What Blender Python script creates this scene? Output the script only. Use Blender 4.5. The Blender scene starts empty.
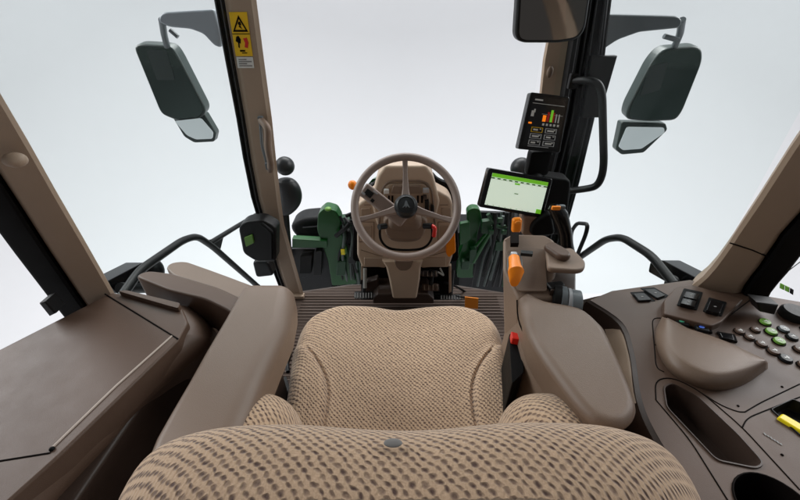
import bpy, bmesh, math, random
from mathutils import Vector, Matrix, noise
from math import sin, cos, pi, radians as R
random.seed(7)
S = bpy.context.scene
C = S.collection
V = Vector
# ------------------------------------------------------------ camera, light
CAM_H, FPX, PITCH = 1.35, 370.0, R(34.4)
cd = bpy.data.cameras.new('camera'); cam = bpy.data.objects.new('camera', cd); C.objects.link(cam)
cam.location = (0, 0, CAM_H); cam.rotation_euler = (R(90) - PITCH, 0, 0)
cd.sensor_width = 36; cd.lens = 36 * FPX / 800; cd.clip_start = .02; cd.clip_end = 200
S.camera = cam
W = bpy.data.worlds.new("World"); S.world = W; W.use_nodes = True
bgn = W.node_tree.nodes['Background']; bgn.inputs[0].default_value = (1, .985, .97, 1); bgn.inputs[1].default_value = .15
S.view_settings.view_transform = 'Standard'; S.view_settings.look = 'None'
S.view_settings.exposure = 0.0; S.view_settings.gamma = 1

def area(name, loc, target, sx, sy, power, col=(1, 1, 1)):
    l = bpy.data.lights.new(name, 'AREA'); l.shape = 'RECTANGLE'; l.size = sx; l.size_y = sy
    l.energy = power; l.color = col
    o = bpy.data.objects.new(name, l); C.objects.link(o); o.location = loc
    o.rotation_euler = (V(target) - V(loc)).to_track_quat('-Z', 'Y').to_euler()
area('softbox_front', (0, 4.6, 4.6), (0, .7, .5), 5, 2.2, 320)
area('softbox_left', (-4.6, 2.2, 3.6), (.2, .6, .6), 3, 2.4, 195)
area('softbox_right', (4.6, 2.4, 3.6), (-.2, .6, .6), 3, 2.4, 175)
area('backdrop_wash', (0, 3.0, 4.6), (0, 8.6, 2.6), 10, 1.2, 310)

# ------------------------------------------------------------ projection: where a sight line of the photo meets a real plane of the cab
cc, ss = cos(PITCH), sin(PITCH)
def P(px, py, z=None, y=None, x=None, t=None):
    a = (px - 400) / FPX; b = (250 - py) / FPX
    d = V((a, cc + b * ss, -ss + b * cc))
    if z is not None: t = (z - CAM_H) / d.z
    elif y is not None: t = y / d.y
    elif x is not None: t = x / d.x
    return V((0, 0, CAM_H)) + d * t

# ------------------------------------------------------------ materials
def lin(c): return tuple(((v / 255) / 12.92 if v / 255 <= .04045 else ((v / 255 + .055) / 1.055) ** 2.4) for v in c)
def node(nt, ty, **kw):
    n = nt.nodes.new(ty)
    for k, v in kw.items():
        if k.startswith('i_'): n.inputs[int(k[2:])].default_value = v
        else: setattr(n, k, v)
    return n
def mat(name, rgb, rough=.5, bump=.0, bscale=900, var=.06, metal=0, spec=.5, emis=0, coat=0):
    m = bpy.data.materials.new(name); m.use_nodes = True; nt = m.node_tree
    b = nt.nodes['Principled BSDF']; c = lin(rgb)
    b.inputs['Roughness'].default_value = rough; b.inputs['Metallic'].default_value = metal
    b.inputs['Specular IOR Level'].default_value = spec; b.inputs['Coat Weight'].default_value = coat
    tc = node(nt, 'ShaderNodeTexCoord')
    nz = node(nt, 'ShaderNodeTexNoise'); nz.inputs['Scale'].default_value = 9; nz.inputs['Detail'].default_value = 6
    nt.links.new(tc.outputs['Object'], nz.inputs['Vector'])
    mx = node(nt, 'ShaderNodeMix', data_type='RGBA')
    mx.inputs[6].default_value = tuple(v * (1 - var) for v in c) + (1,)
    mx.inputs[7].default_value = tuple(min(1, v * (1 + var)) for v in c) + (1,)
    nt.links.new(nz.outputs[0], mx.inputs[0]); nt.links.new(mx.outputs[2], b.inputs['Base Color'])
    mr = node(nt, 'ShaderNodeMapRange'); mr.inputs[3].default_value = max(.02, rough - .07); mr.inputs[4].default_value = min(1, rough + .07)
    n3 = node(nt, 'ShaderNodeTexNoise'); n3.inputs['Scale'].default_value = 28; n3.inputs['Detail'].default_value = 4
    nt.links.new(tc.outputs['Object'], n3.inputs['Vector'])
    nt.links.new(n3.outputs[0], mr.inputs[0]); nt.links.new(mr.outputs[0], b.inputs['Roughness'])
    if bump:
        n2 = node(nt, 'ShaderNodeTexVoronoi'); n2.inputs['Scale'].default_value = bscale
        nt.links.new(tc.outputs['Object'], n2.inputs['Vector'])
        bp = node(nt, 'ShaderNodeBump'); bp.inputs['Strength'].default_value = bump; bp.inputs['Distance'].default_value = .0006
        nt.links.new(n2.outputs[0], bp.inputs['Height']); nt.links.new(bp.outputs[0], b.inputs['Normal'])
    if emis:
        nt.links.new(mx.outputs[2], b.inputs['Emission Color']); b.inputs['Emission Strength'].default_value = emis
    return m
M = {}
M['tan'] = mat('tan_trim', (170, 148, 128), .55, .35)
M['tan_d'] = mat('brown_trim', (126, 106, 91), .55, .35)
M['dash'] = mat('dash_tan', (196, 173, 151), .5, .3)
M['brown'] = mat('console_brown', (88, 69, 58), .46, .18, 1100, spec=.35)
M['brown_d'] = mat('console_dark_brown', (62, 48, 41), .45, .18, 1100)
M['arm'] = mat('armrest_taupe', (117, 98, 84), .42, .35, 1000)
M['wheel'] = mat('wheel_taupe', (140, 124, 116), .42, .3)
M['black'] = mat('black_plastic', (20, 20, 21), .42, .3, spec=.28)
M['rubber'] = mat('black_rubber', (10, 10, 11), .6, .2, spec=.15)
M['gloss'] = mat('gloss_black', (13, 13, 15), .16, 0, spec=.35)
M['char'] = mat('charcoal', (34, 36, 38), .38, .2, spec=.3)
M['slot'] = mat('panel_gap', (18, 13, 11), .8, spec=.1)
M['steel'] = mat('steel', (190, 190, 190), .28, 0, metal=1)
M['chrome_d'] = mat('silver_paint', (168, 170, 174), .35, 0, metal=.15)
M['green'] = mat('green_paint', (15, 84, 30), .34, 0, coat=.15)
M['green_d'] = mat('dark_green_paint', (16, 62, 32), .4)
M['orange'] = mat('orange_plastic', (252, 140, 10), .35, 0)
M['orange_f'] = mat('orange_tag', (255, 150, 40), .6)
M['yellow'] = mat('yellow_vinyl', (250, 200, 20), .4)
M['yellow_g'] = mat('yellow_plastic', (250, 225, 30), .35)
M['white'] = mat('white_vinyl', (225, 225, 222), .5)
M['grey'] = mat('grey_print', (120, 118, 116), .5)
M['red'] = mat('red_plastic', (215, 40, 28), .4)
M['btn_green'] = mat('green_button', (110, 160, 60), .4)
M['led_teal'] = mat('teal_symbol', (90, 200, 160), .4)
M['led_blue'] = mat('blue_symbol', (70, 110, 220), .4)
M['mirror'] = mat('tinted_mirror_glass', (92, 108, 104), .04, 0, metal=1, var=.08)
M['mirror_s'] = mat('mirror_glass', (205, 212, 212), .03, 0, metal=1, var=.02)
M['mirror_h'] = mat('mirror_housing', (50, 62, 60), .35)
M['mirror_in'] = mat('interior_mirror_glass', (122, 118, 115), .03, 0, metal=1, var=.04)
M['glint'] = mat('painted_edge_glint', (190, 176, 166), .25, 0)  # pale tone of the highlight painted along the lid seam
M['bracket'] = mat('bracket_grey', (98, 104, 108), .35, .2)
M['bracket_l'] = mat('bracket_pale_grey', (150, 156, 164), .35, .2)
M['scr_white'] = mat('screen_white', (216, 232, 214), .3, emis=.62, var=.01)
M['scr_green'] = mat('screen_green', (112, 190, 40), .3, emis=.5, var=.01)
M['scr_dgreen'] = mat('screen_dark_green', (60, 90, 40), .3, emis=.5, var=.01)
M['scr_black'] = mat('screen_black', (16, 16, 19), .12)
M['scr_grey'] = mat('screen_grey', (120, 120, 120), .3, emis=.4, var=.01)
M['scr_orange'] = mat('screen_orange', (250, 130, 20), .3, emis=.7, var=.01)
M['tyre'] = mat('tyre_rubber', (20, 21, 22), .6, .4, 200, spec=.2)
M['dgrey'] = mat('dark_grey_casting', (30, 31, 33), .5, .2, spec=.2)
M['hose'] = mat('hose_grey', (70, 82, 78), .4)
M['grime'] = mat('pale_linkage', (150, 150, 145), .5)
M['studio'] = mat('studio_white', (207, 208, 211), .85, 0, var=.012)

# glass
def glass(name, tint):
    m = bpy.data.materials.new(name); m.use_nodes = True; nt = m.node_tree
    nt.nodes.remove(nt.nodes['Principled BSDF'])
    tr = node(nt, 'ShaderNodeBsdfTransparent'); tr.inputs[0].default_value = tint + (1,)
    gl = node(nt, 'ShaderNodeBsdfGlossy'); gl.inputs['Roughness'].default_value = .01
    lw = node(nt, 'ShaderNodeLayerWeight'); lw.inputs[0].default_value = .12
    ml = node(nt, 'ShaderNodeMath', operation='MULTIPLY'); ml.inputs[1].default_value = .05; nt.links.new(lw.outputs[1], ml.inputs[0])
    mx = node(nt, 'ShaderNodeMixShader')
    nt.links.new(ml.outputs[0], mx.inputs[0]); nt.links.new(tr.outputs[0], mx.inputs[1]); nt.links.new(gl.outputs[0], mx.inputs[2])
    nt.links.new(mx.outputs[0], nt.nodes['Material Output'].inputs[0])
    return m
M['glass'] = glass('clear_glass', (.985, .99, .99)); M['glass_t'] = glass('green_tinted_glass', (.965, .99, .985))

# seat cloth: beige weave with staggered dark stitches, laid out on the cloth's own UVs (1 unit = 1 m of cloth)
def fabric():
    m = bpy.data.materials.new('seat_cloth'); m.use_nodes = True; nt = m.node_tree; L = nt.links.new
    b = nt.nodes['Principled BSDF']; b.inputs['Roughness'].default_value = .92
    b.inputs['Sheen Weight'].default_value = .25; b.inputs['Specular IOR Level'].default_value = .15
    uv = node(nt, 'ShaderNodeUVMap'); sep = node(nt, 'ShaderNodeSeparateXYZ')
    nj = node(nt, 'ShaderNodeTexNoise'); nj.inputs['Scale'].default_value = 60
    L(uv.outputs[0], nj.inputs['Vector'])
    L(uv.outputs[0], sep.inputs[0])
    def mth(op, a, bb=None, c=None):
        n = node(nt, 'ShaderNodeMath', operation=op)
        for i, v in enumerate((a, bb, c)):
            if v is None: continue
            if isinstance(v, (int, float)): n.inputs[i].default_value = v
            else: L(v, n.inputs[i])
        return n.outputs[0]
    jit = mth('MULTIPLY', mth('SUBTRACT', nj.outputs[0], .5), .8)
    u = mth('ADD', mth('DIVIDE', sep.outputs[0], .0128), jit); v = mth('ADD', mth('DIVIDE', sep.outputs[1], .0064), jit)
    row = mth('FLOOR', v); off = mth('MULTIPLY', mth('MODULO', mth('ADD', row, 1000), 2), .5)
    fu = mth('SUBTRACT', mth('FRACT', mth('ADD', u, off)), .5); fv = mth('SUBTRACT', mth('FRACT', v), .5)
    # slightly diagonal elliptical stitch
    a = mth('DIVIDE', mth('ADD', fu, mth('MULTIPLY', fv, .30)), .21); c = mth('DIVIDE', fv, .45)
    d = mth('ADD', mth('MULTIPLY', a, a), mth('MULTIPLY', c, c))
    mask = node(nt, 'ShaderNodeMapRange'); mask.inputs[1].default_value = .2; mask.inputs[2].default_value = 1.9
    mask.inputs[3].default_value = 1; mask.inputs[4].default_value = 0; L(d, mask.inputs[0])
    tone = node(nt, 'ShaderNodeTexNoise'); tone.inputs['Scale'].default_value = 190; L(uv.outputs[0], tone.inputs['Vector'])
    st = node(nt, 'ShaderNodeMix', data_type='RGBA'); st.inputs[6].default_value = lin((66, 48, 46)) + (1,); st.inputs[7].default_value = lin((100, 80, 72)) + (1,)
    L(tone.outputs[0], st.inputs[0])
    base = node(nt, 'ShaderNodeMix', data_type='RGBA'); base.inputs[6].default_value = lin((172, 142, 116)) + (1,); base.inputs[7].default_value = lin((210, 183, 155)) + (1,)
    t2 = node(nt, 'ShaderNodeTexNoise'); t2.inputs['Scale'].default_value = 420; t2.inputs['Detail'].default_value = 3; L(uv.outputs[0], t2.inputs['Vector'])
    L(t2.outputs[0], base.inputs[0])
    mx = node(nt, 'ShaderNodeMix', data_type='RGBA'); nv = node(nt, 'ShaderNodeTexNoise'); nv.inputs['Scale'].default_value = 75; nv.inputs['Detail'].default_value = 5; L(uv.outputs[0], nv.inputs['Vector'])
    mrv = node(nt, 'ShaderNodeMapRange'); mrv.inputs[1].default_value = .36; mrv.inputs[2].default_value = .6; mrv.inputs[3].default_value = .55; mrv.inputs[4].default_value = 1.0; L(nv.outputs[0], mrv.inputs[0])
    L(mth('MULTIPLY', mask.outputs[0], mrv.outputs[0]), mx.inputs[0]); L(base.outputs[2], mx.inputs[6]); L(st.outputs[2], mx.inputs[7])
    L(mx.outputs[2], b.inputs['Base Color'])
    # woven relief
    h = mth('SUBTRACT', mth('ADD', mth('MULTIPLY', mth('SINE', mth('MULTIPLY', u, 2 * pi * 2)), .25), mth('MULTIPLY', t2.outputs[0], .5)), mth('MULTIPLY', mask.outputs[0], .9))
    bp = node(nt, 'ShaderNodeBump'); bp.inputs['Strength'].default_value = .8; bp.inputs['Distance'].default_value = .0016
    L(h, bp.inputs['Height']); L(bp.outputs[0], b.inputs['Normal'])
    return m
M['fabric'] = fabric()
def ribbed():
    m = mat('ribbed_mat', (78, 62, 53), .6, 0)
    nt = m.node_tree; L = nt.links.new; b = nt.nodes['Principled BSDF']
    tc = node(nt, 'ShaderNodeTexCoord'); wv = node(nt, 'ShaderNodeTexWave', bands_direction='Y'); wv.inputs['Scale'].default_value = 14
    wv.inputs['Distortion'].default_value = .15
    L(tc.outputs['Object'], wv.inputs[0]); bp = node(nt, 'ShaderNodeBump'); bp.inputs['Distance'].default_value = .006
    L(wv.outputs[1], bp.inputs['Height']); L(bp.outputs[0], b.inputs['Normal'])
    return m
M['mat'] = ribbed()

# ------------------------------------------------------------ object helpers
def finish(me, ang=40):
    me.update()
    bm = bmesh.new(); bm.from_mesh(me)
    bmesh.ops.recalc_face_normals(bm, faces=bm.faces)
    for f in bm.faces: f.smooth = True
    for e in bm.edges:
        e.smooth = not (len(e.link_faces) == 2 and e.calc_face_angle(0) > R(ang))
    bm.to_mesh(me); bm.free()
SPLIT = {'panel_gap', 'mount', 'bolt', 'coupling', 'air_vent', 'screw', 'linkage_rod', 'hose', 'switch_trim', 'side_bracket', 'seal_lip', 'hook_bracket', 'thumb_slot', 'highlight_trim', 'cylinder', 'embossed_mark'}
def islands(bm):
    seen = set(); out = []
    for v in bm.verts:
        if v in seen: continue
        st = [v]; isl = []; seen.add(v)
        while st:
            w = st.pop(); isl.append(w)
            for e in w.link_edges:
                u = e.other_vert(w)
                if u not in seen: seen.add(u); st.append(u)
        out.append(isl)
    return out
def obj(name, bm, m, parent=None, wn=True, recalc=True):
    if name in SPLIT:
        bm.verts.ensure_lookup_table(); bm.verts.index_update(); isl = islands(bm)
        if len(isl) > 1:
            for k, L_ in enumerate(isl):
                b2 = bm.copy(); b2.verts.ensure_lookup_table(); keep = {v.index for v in L_}
                if k == 0: bm.verts.index_update(); keep = {v.index for v in L_}
                bmesh.ops.delete(b2, geom=[v for i, v in enumerate(b2.verts) if i not in keep], context='VERTS')
                last = obj1(name, b2, m, parent, wn, recalc)
            bm.free(); return last
    return obj1(name, bm, m, parent, wn, recalc)
def obj1(name, bm, m, parent=None, wn=True, recalc=True):
    me = bpy.data.meshes.new(name)
    if parent is not None:
        base = parent.matrix_world_loc if hasattr(parent, 'matrix_world_loc') else V(parent['_b'])
        bmesh.ops.translate(bm, verts=bm.verts, vec=-base)
    bm.to_mesh(me); bm.free()
    if recalc: finish(me)
    o = bpy.data.objects.new(name, me); C.objects.link(o)
    ms = m if isinstance(m, (list, tuple)) else [m]
    for x in ms: me.materials.append(M[x])
    if parent is not None: o.parent = parent; o['_b'] = parent['_b']
    else: o['_b'] = (0.0, 0.0, 0.0)
    if wn:
        w = o.modifiers.new('wn', 'WEIGHTED_NORMAL'); w.keep_sharp = True; w.weight = 80
    return o
def tag(o, label=None, cat=None, group=None, kind=None):
    if label: o['label'] = label
    if cat: o['category'] = cat
    if group: o['group'] = group
    if kind: o['kind'] = kind
    return o
def thing(name, loc, label, cat, group=None):
    o = bpy.data.objects.new(name, None); C.objects.link(o); o.location = loc; o['_b'] = tuple(loc)
    o.empty_display_size = .05
    return tag(o, label, cat, group)
def NB(): return bmesh.new()
def rnd(pts, r, seg=5):
    """round the corners of a closed 3D polygon"""
    out = []; n = len(pts)
    for i, p in enumerate(pts):
        p = V(p); a = V(pts[i - 1]) - p; b = V(pts[(i + 1) % n]) - p
        rr = r[i] if isinstance(r, (list, tuple)) else r
        ra = min(rr, a.length * .48); rb = min(rr, b.length * .48)
        if rr <= 1e-6: out.append(p); continue
        A = p + a.normalized() * ra; B = p + b.normalized() * rb
        for k in range(seg + 1):
            s = k / seg; out.append(A * (1 - s) ** 2 + p * 2 * s * (1 - s) + B * s * s)
    return out
def prism(bm, pts, vec, bev=0, seg=3, both=True):
    """closed polygon pushed along vec; rim bevelled"""
    vec = V(vec); f0 = [bm.verts.new(p) for p in pts]; f1 = [bm.verts.new(V(p) + vec) for p in pts]
    n = len(pts); faces = [bm.faces.new(f0), bm.faces.new(f1[::-1])]
    for i in range(n): faces.append(bm.faces.new((f0[i], f0[(i + 1) % n], f1[(i + 1) % n], f1[i])))
    if bev:
        es = list(faces[0].edges) + (list(faces[1].edges) if both else [])
        bmesh.ops.recalc_face_normals(bm, faces=faces)
        bmesh.ops.bevel(bm, geom=es, offset=bev, segments=seg, profile=.5, affect='EDGES', clamp_overlap=True)
    return bm
def loft(bm, rings, cap=True, closed=True):
    vs = [[bm.verts.new(p) for p in r] for r in rings]; n = len(rings[0])
    for a, b in zip(vs, vs[1:]):
        for i in range(n if closed else n - 1): bm.faces.new((a[i], a[(i + 1) % n], b[(i + 1) % n], b[i]))
    if cap and closed: bm.faces.new(vs[0][::-1]); bm.faces.new(vs[-1])
    return bm
def catmull(pts, n=6):
    pts = [V(p) for p in pts]; out = []
    for i in range(len(pts) - 1):
        p0 = pts[max(i - 1, 0)]; p1 = pts[i]; p2 = pts[i + 1]; p3 = pts[min(i + 2, len(pts) - 1)]
        for k in range(n):
            t = k / n
            out.append(.5 * ((2 * p1) + (p2 - p0) * t + (2 * p0 - 5 * p1 + 4 * p2 - p3) * t * t + (3 * p1 - p0 - 3 * p2 + p3) * t ** 3))
    out.append(pts[-1]); return out
def bend(pts, r=.03, seg=5):
    """open path with rounded corners"""
    pts = [V(p) for p in pts]; out = [pts[0]]
    for i in range(1, len(pts) - 1):
        p = pts[i]; a = pts[i - 1] - p; b = pts[i + 1] - p; ra = min(r, a.length * .48); rb = min(r, b.length * .48)
        A = p + a.normalized() * ra; B = p + b.normalized() * rb
        for k in range(seg + 1):
            s = k / seg; out.append(A * (1 - s) ** 2 + p * 2 * s * (1 - s) + B * s * s)
    out.append(pts[-1]); return out
def tube(bm, pts, r, n=12, closed=False):
    pts = [V(p) for p in pts]; rings = []; N = len(pts); up = None
    for i, p in enumerate(pts):
        t = ((pts[(i + 1) % N] - pts[i - 1]) if closed else (pts[min(i + 1, N - 1)] - pts[max(i - 1, 0)])).normalized()
        if up is None:
            up = V((0, 0, 1)) if abs(t.z) < .9 else V((1, 0, 0))
        up = (up - t * up.dot(t)).normalized(); s = t.cross(up)
        rr = r[i] if isinstance(r, (list, tuple)) else r
        rings.append([p + (up * cos(2 * pi * k / n) + s * sin(2 * pi * k / n)) * rr for k in range(n)])
    if closed: rings.append(rings[0])
    vs = [[bm.verts.new(q) for q in rg] for rg in (rings[:-1] if closed else rings)]
    if closed: vs.append(vs[0])
    for a, b in zip(vs, vs[1:]):
        for k in range(n): bm.faces.new((a[k], a[(k + 1) % n], b[(k + 1) % n], b[k]))
    if not closed: bm.faces.new(vs[0][::-1]); bm.faces.new(vs[-1])
    return bm
def frame(o, zdir, xdir=(1, 0, 0)):
    z = V(zdir).normalized(); x = V(xdir); x = (x - z * x.dot(z)).normalized(); y = z.cross(x)
    m = Matrix((x, y, z)).transposed().to_4x4(); m.translation = V(o); return m
def box(bm, c, size, bev=0, mtx=None, seg=2):
    """box centred at c (in mtx space)"""
    b2 = NB(); bmesh.ops.create_cube(b2, size=1); bmesh.ops.scale(b2, vec=size, verts=b2.verts)
    if bev: bmesh.ops.bevel(b2, geom=b2.edges[:], offset=min(bev, min(size) * .45), segments=seg, profile=.5, affect='EDGES')
    bmesh.ops.translate(b2, vec=c, verts=b2.verts)
    if mtx is not None: bmesh.ops.transform(b2, matrix=mtx, verts=b2.verts)
    return merge(bm, b2)
def merge(bm, b2, mi=None):
    me = bpy.data.meshes.new('t'); 
    if mi is not None:
        for f in b2.faces: f.material_index = mi
    b2.to_mesh(me); b2.free(); bm.from_mesh(me); bpy.data.meshes.remove(me); return bm
def lathe(bm, prof, mtx, n=24):
    """prof: (radius, height) in mtx space, closed at both ends"""
    rings = [[mtx @ V((r * cos(2 * pi * k / n), r * sin(2 * pi * k / n), h)) for k in range(n)] for r, h in prof]
    return loft(bm, rings)
def sphere(bm, c, rad, seg=20, mtx=None):
    b2 = NB(); bmesh.ops.create_uvsphere(b2, u_segments=seg, v_segments=seg // 2 + 2, radius=1)
    bmesh.ops.scale(b2, vec=rad if hasattr(rad, '__len__') else (rad,) * 3, verts=b2.verts)
    bmesh.ops.translate(b2, vec=c, verts=b2.verts)
    if mtx is not None: bmesh.ops.transform(b2, matrix=mtx, verts=b2.verts)
    return merge(bm, b2)
def PZ(pts, z=None, y=None, x=None):
    """list of (px,py) or (px,py,z) -> points on real planes"""
    return [P(p[0], p[1], z=(p[2] if len(p) > 2 else z)) if (len(p) > 2 or z is not None) else P(p[0], p[1], y=y, x=x) for p in pts]

# ============================================================ SETTING
prof = [(0.02, -1.45)] + [(r, -1.45) for r in (2, 4, 5.5)] + [(5.5 + 3.5 * sin(a * pi / 24), -1.45 + 3.5 * (1 - cos(a * pi / 24))) for a in range(1, 13)] + [(9, 4), (9, 7)]
bm = NB(); rings = []
for k in range(49):
    a = R(-35 + 250 * k / 48); q_ = 1 - .10 * abs(sin(a - pi / 2)) if sin(a) > 0 else .9
    rings.append([V((r * cos(a) * q_, r * sin(a) * q_, h)) for r, h in prof])
loft(bm, rings, closed=False)
bd = obj('studio_backdrop', bm, 'studio', wn=False); tag(bd, 'seamless white studio floor and curved wall', kind='structure')

bm = NB(); prism(bm, [V((-16, -16, -1.47)), V((16, -16, -1.47)), V((16, 9, -1.47)), V((-16, 9, -1.47))], (0, 0, -.02))
tag(obj('studio_floor', bm, 'studio', wn=False), kind='structure')
t = thing('added_cab_roof', (0, .5, 1.84), 'pale headliner and roof panel above the cab, unseen and added to shade it', 'roof')  # unseen roof added to block overhead light and shade the interior
bm = NB(); prism(bm, rnd([V((-.74, -.55, 1.84)), V((.74, -.55, 1.84)), V((.70, 1.62, 1.84)), V((-.70, 1.62, 1.84))], .08), (0, 0, .12), .02); obj('roof_panel', bm, 'white', t)
bm = NB(); prism(bm, rnd([V((-.66, -.48, 1.825)), V((.66, -.48, 1.825)), V((.62, 1.5, 1.825)), V((-.62, 1.5, 1.825))], .06), (0, 0, .02), .006); obj('headliner', bm, 'grime', t)
fl = NB(); prism(fl, rnd(PZ([(284, 293), (350, 284), (452, 284), (530, 296)], z=0) + [V((.68, .1, 0)), V((-.68, .1, 0))], .04), (0, 0, -.05), .006)
fo = obj('floor', fl, 'brown_d'); tag(fo, kind='structure')

t = thing('floor_mat', (0, .8, .004), 'ribbed brown rubber mat covering the footwell around the pedals', 'floor mat')
bm = NB(); prism(bm, rnd(PZ([(293, 295), (352, 286.5), (450, 286.5), (520, 297)], z=.006) + [V((.6, .25, .006)), V((-.6, .25, .006))], .04), (0, 0, .012), .004)
obj('mat_sheet', bm, 'mat', t)
# raised ribs of the mat, real relief
bm = NB(); y = .45
while y < 1.5:
    box(bm, (0, y, .0195), (1.04, .006, .004), .0015); y += .021
obj('rib_field', bm, 'mat', t)

# ============================================================ GLASS
def pane(name, pts, th, m, label, cat):
    bm = NB(); pts = [V(p) for p in pts]; n = (pts[1] - pts[0]).cross(pts[2] - pts[0]).normalized() * th
    prism(bm, pts, n, 0); o = obj(name, bm, m, wn=False); return tag(o, label, cat)
Z1 = 1.78
pane('windscreen', [(-.60, 1.66, .02), (.60, 1.66, .02), (.52, 1.60, Z1), (-.52, 1.60, Z1)], .006, 'glass', 'clear windscreen glass between the two front pillars', 'windscreen')
pane('side_window', [(-.655, 1.5, .05), (-.75, .72, .72), (-.58, .60, Z1), (-.52, 1.5, Z1)], .005, 'glass_t', 'tinted side glass on the left between front and rear pillar', 'window')
pane('side_window', [(.655, 1.5, .05), (.77, .72, .72), (.60, .60, Z1), (.54, 1.5, Z1)], .005, 'glass_t', 'tinted side glass on the right behind the tall black monitor post', 'window')

# ============================================================ PILLARS
def post(bm, inner, outer, depth):
    """pillar from two edge paths (lists of points low to high) pushed back by depth with soft corners"""
    rings = []
    for a, b in zip(inner, outer):
        a = V(a); b = V(b); d = V(depth); e = (b - a)
        q = [a + e * .12, b - e * .12, b + d * .12, b + d, a + d, a + d * .12]
        rings.append(q)
    return loft(bm, rings)
# left front pillar
t = thing('front_pillar', P(285, 297, z=.0), 'tan front pillar on the left carrying yellow warning label and coat hook', 'pillar')
zs = [0, 60, 120, 160, 200, 225, 250, 275, 297]
# photo edges (py: inner/right x, outer/left x) of the tan face
edge = [(-60, 253, 221), (0, 257.5, 227), (60, 265, 237), (120, 273, 247.5), (160, 277, 253.5), (200, 281.5, 261), (225, 285, 268), (250, 292, 275), (275, 299, 282), (297, 305, 290)]
def py2y(py): return 1.50 + .02 * (py - 297) / 300
inn = [P(xr, py, y=py2y(py)) for py, xr, xl in edge][::-1]; out = [P(xl, py, y=py2y(py)) for py, xr, xl in edge][::-1]
bm = NB(); post(bm, [p for p in inn], [p for p in out], (-.045, .05, .0))
obj('pillar_trim', bm, 'tan', t)
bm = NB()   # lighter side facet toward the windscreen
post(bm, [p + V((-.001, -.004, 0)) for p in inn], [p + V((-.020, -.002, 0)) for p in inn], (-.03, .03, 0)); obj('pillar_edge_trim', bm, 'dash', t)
bm = NB()
post(bm, [p + V((-.002, .012, 0)) for p in out], [p + V((-.058, .03, 0)) for p in out], (0, .05, 0)); obj('door_seal', bm, 'rubber', t)
bm = NB(); tube(bm, [p + V((-.02, .006, 0)) for p in out], .006, 8); tube(bm, [p + V((-.045, .02, 0)) for p in out], .005, 8); obj('seal_lip', bm, 'black', t)
# warning label lies on the pillar face
def quadpts(a, b, c, d, u, v):  # bilinear in photo px
    x = (a[0] * (1 - u) + b[0] * u) * (1 - v) + (d[0] * (1 - u) + c[0] * u) * v
    y = (a[1] * (1 - u) + b[1] * u) * (1 - v) + (d[1] * (1 - u) + c[1] * u) * v
    return x, y
LA = ((229, 12), (247, 12), (253, 56), (236, 56))
def onpost(u, v, lift=.002, q=LA):
    x, y = quadpts(*q, u, v); p = P(x, y, y=py2y(y)); return p + V((0, -lift, 0))
def flat(bm, uvs, lift, th=.0008, q=LA, mi=0, f=onpost):
    b2 = NB(); prism(b2, [f(u, v, lift, q) for u, v in uvs], (0, th, 0)); merge(bm, b2, mi)
bm = NB(); flat(bm, [(0, 0), (1, 0), (1, 1), (0, 1)], .0022); lab = obj('warning_label', bm, 'yellow', t, wn=False)
bm = NB()
tri = [(.5, .07), (.93, .45), (.07, .45)]; tin = [(.5, .16), (.80, .405), (.20, .405)]
for i in range(3):
    j = (i + 1) % 3; flat(bm, [tri[i], tri[j], tin[j], tin[i]], .0032)
flat(bm, [(.46, .22), (.56, .22), (.6, .3), (.52, .3), (.62, .39), (.42, .33), (.48, .31), (.40, .26)], .0032)
flat(bm, [(0, .49), (1, .49), (1, .505), (0, .505)], .0032)
flat(bm, [(.2, .56), (.34, .54), (.44, .62), (.40, .72), (.34, .70), (.32, .82), (.24, .80), (.26, .70), (.14, .66)], .0032)
flat(bm, [(.3, .86), (.6, .86), (.6, .90), (.3, .90)], .0032)
flat(bm, [(.4, .92), (.7, .92), (.7, .94), (.4, .94)], .0032)
flat(bm, [(.58, .60), (.80, .58), (.86, .70), (.78, .82), (.6, .80), (.66, .70)], .0032, mi=1)
obj('pictogram', bm, ['slot', 'red'], lab, wn=False)
LB = ((236.5, 57), (253, 57), (254.5, 68), (238, 68))
bm = NB(); flat(bm, [(0, 0), (1, 0), (1, 1), (0, 1)], .0022, q=LB); lw = obj('text_label', bm, 'white', t, wn=False)
bm = NB()
for k in range(4):
    flat(bm, [(.12, .18 + .19 * k), (.6 + .3 * (k % 2), .18 + .19 * k), (.6 + .3 * (k % 2), .26 + .19 * k), (.12, .26 + .19 * k)], .0032, q=LB)
obj('printed_lines', bm, 'grey', lw, wn=False)
# coat hook / latch on the pillar (px 258-275, py 118-170)
bm = NB()
hp = [P(261, 120, y=1.47), P(268, 128, y=1.44), P(268, 148, y=1.43), P(271, 164, y=1.44), P(270, 170, y=1.475)]
tube(bm, bend(hp, .02), .014, 12)
obj('hook', bm, 'tan_d', t)
bm = NB(); tube(bm, bend([P(260, 118, y=1.475), P(262, 146, y=1.46), P(268, 168, y=1.475)], .02), .006, 8)
box(bm, P(261, 120, y=1.47), (.02, .02, .03), .004); box(bm, P(269, 166, y=1.46), (.028, .02, .03), .005); obj('hook_bracket', bm, 'bracket', t)
bm = NB(); sphere(bm, P(277, 242, y=1.485), .009); obj('screw_cap', bm, 'steel', t)
bm = NB(); box(bm, P(294, 296, y=1.49), (.11, .03, .02), .004); obj('pillar_foot', bm, 'tan', t)

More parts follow.
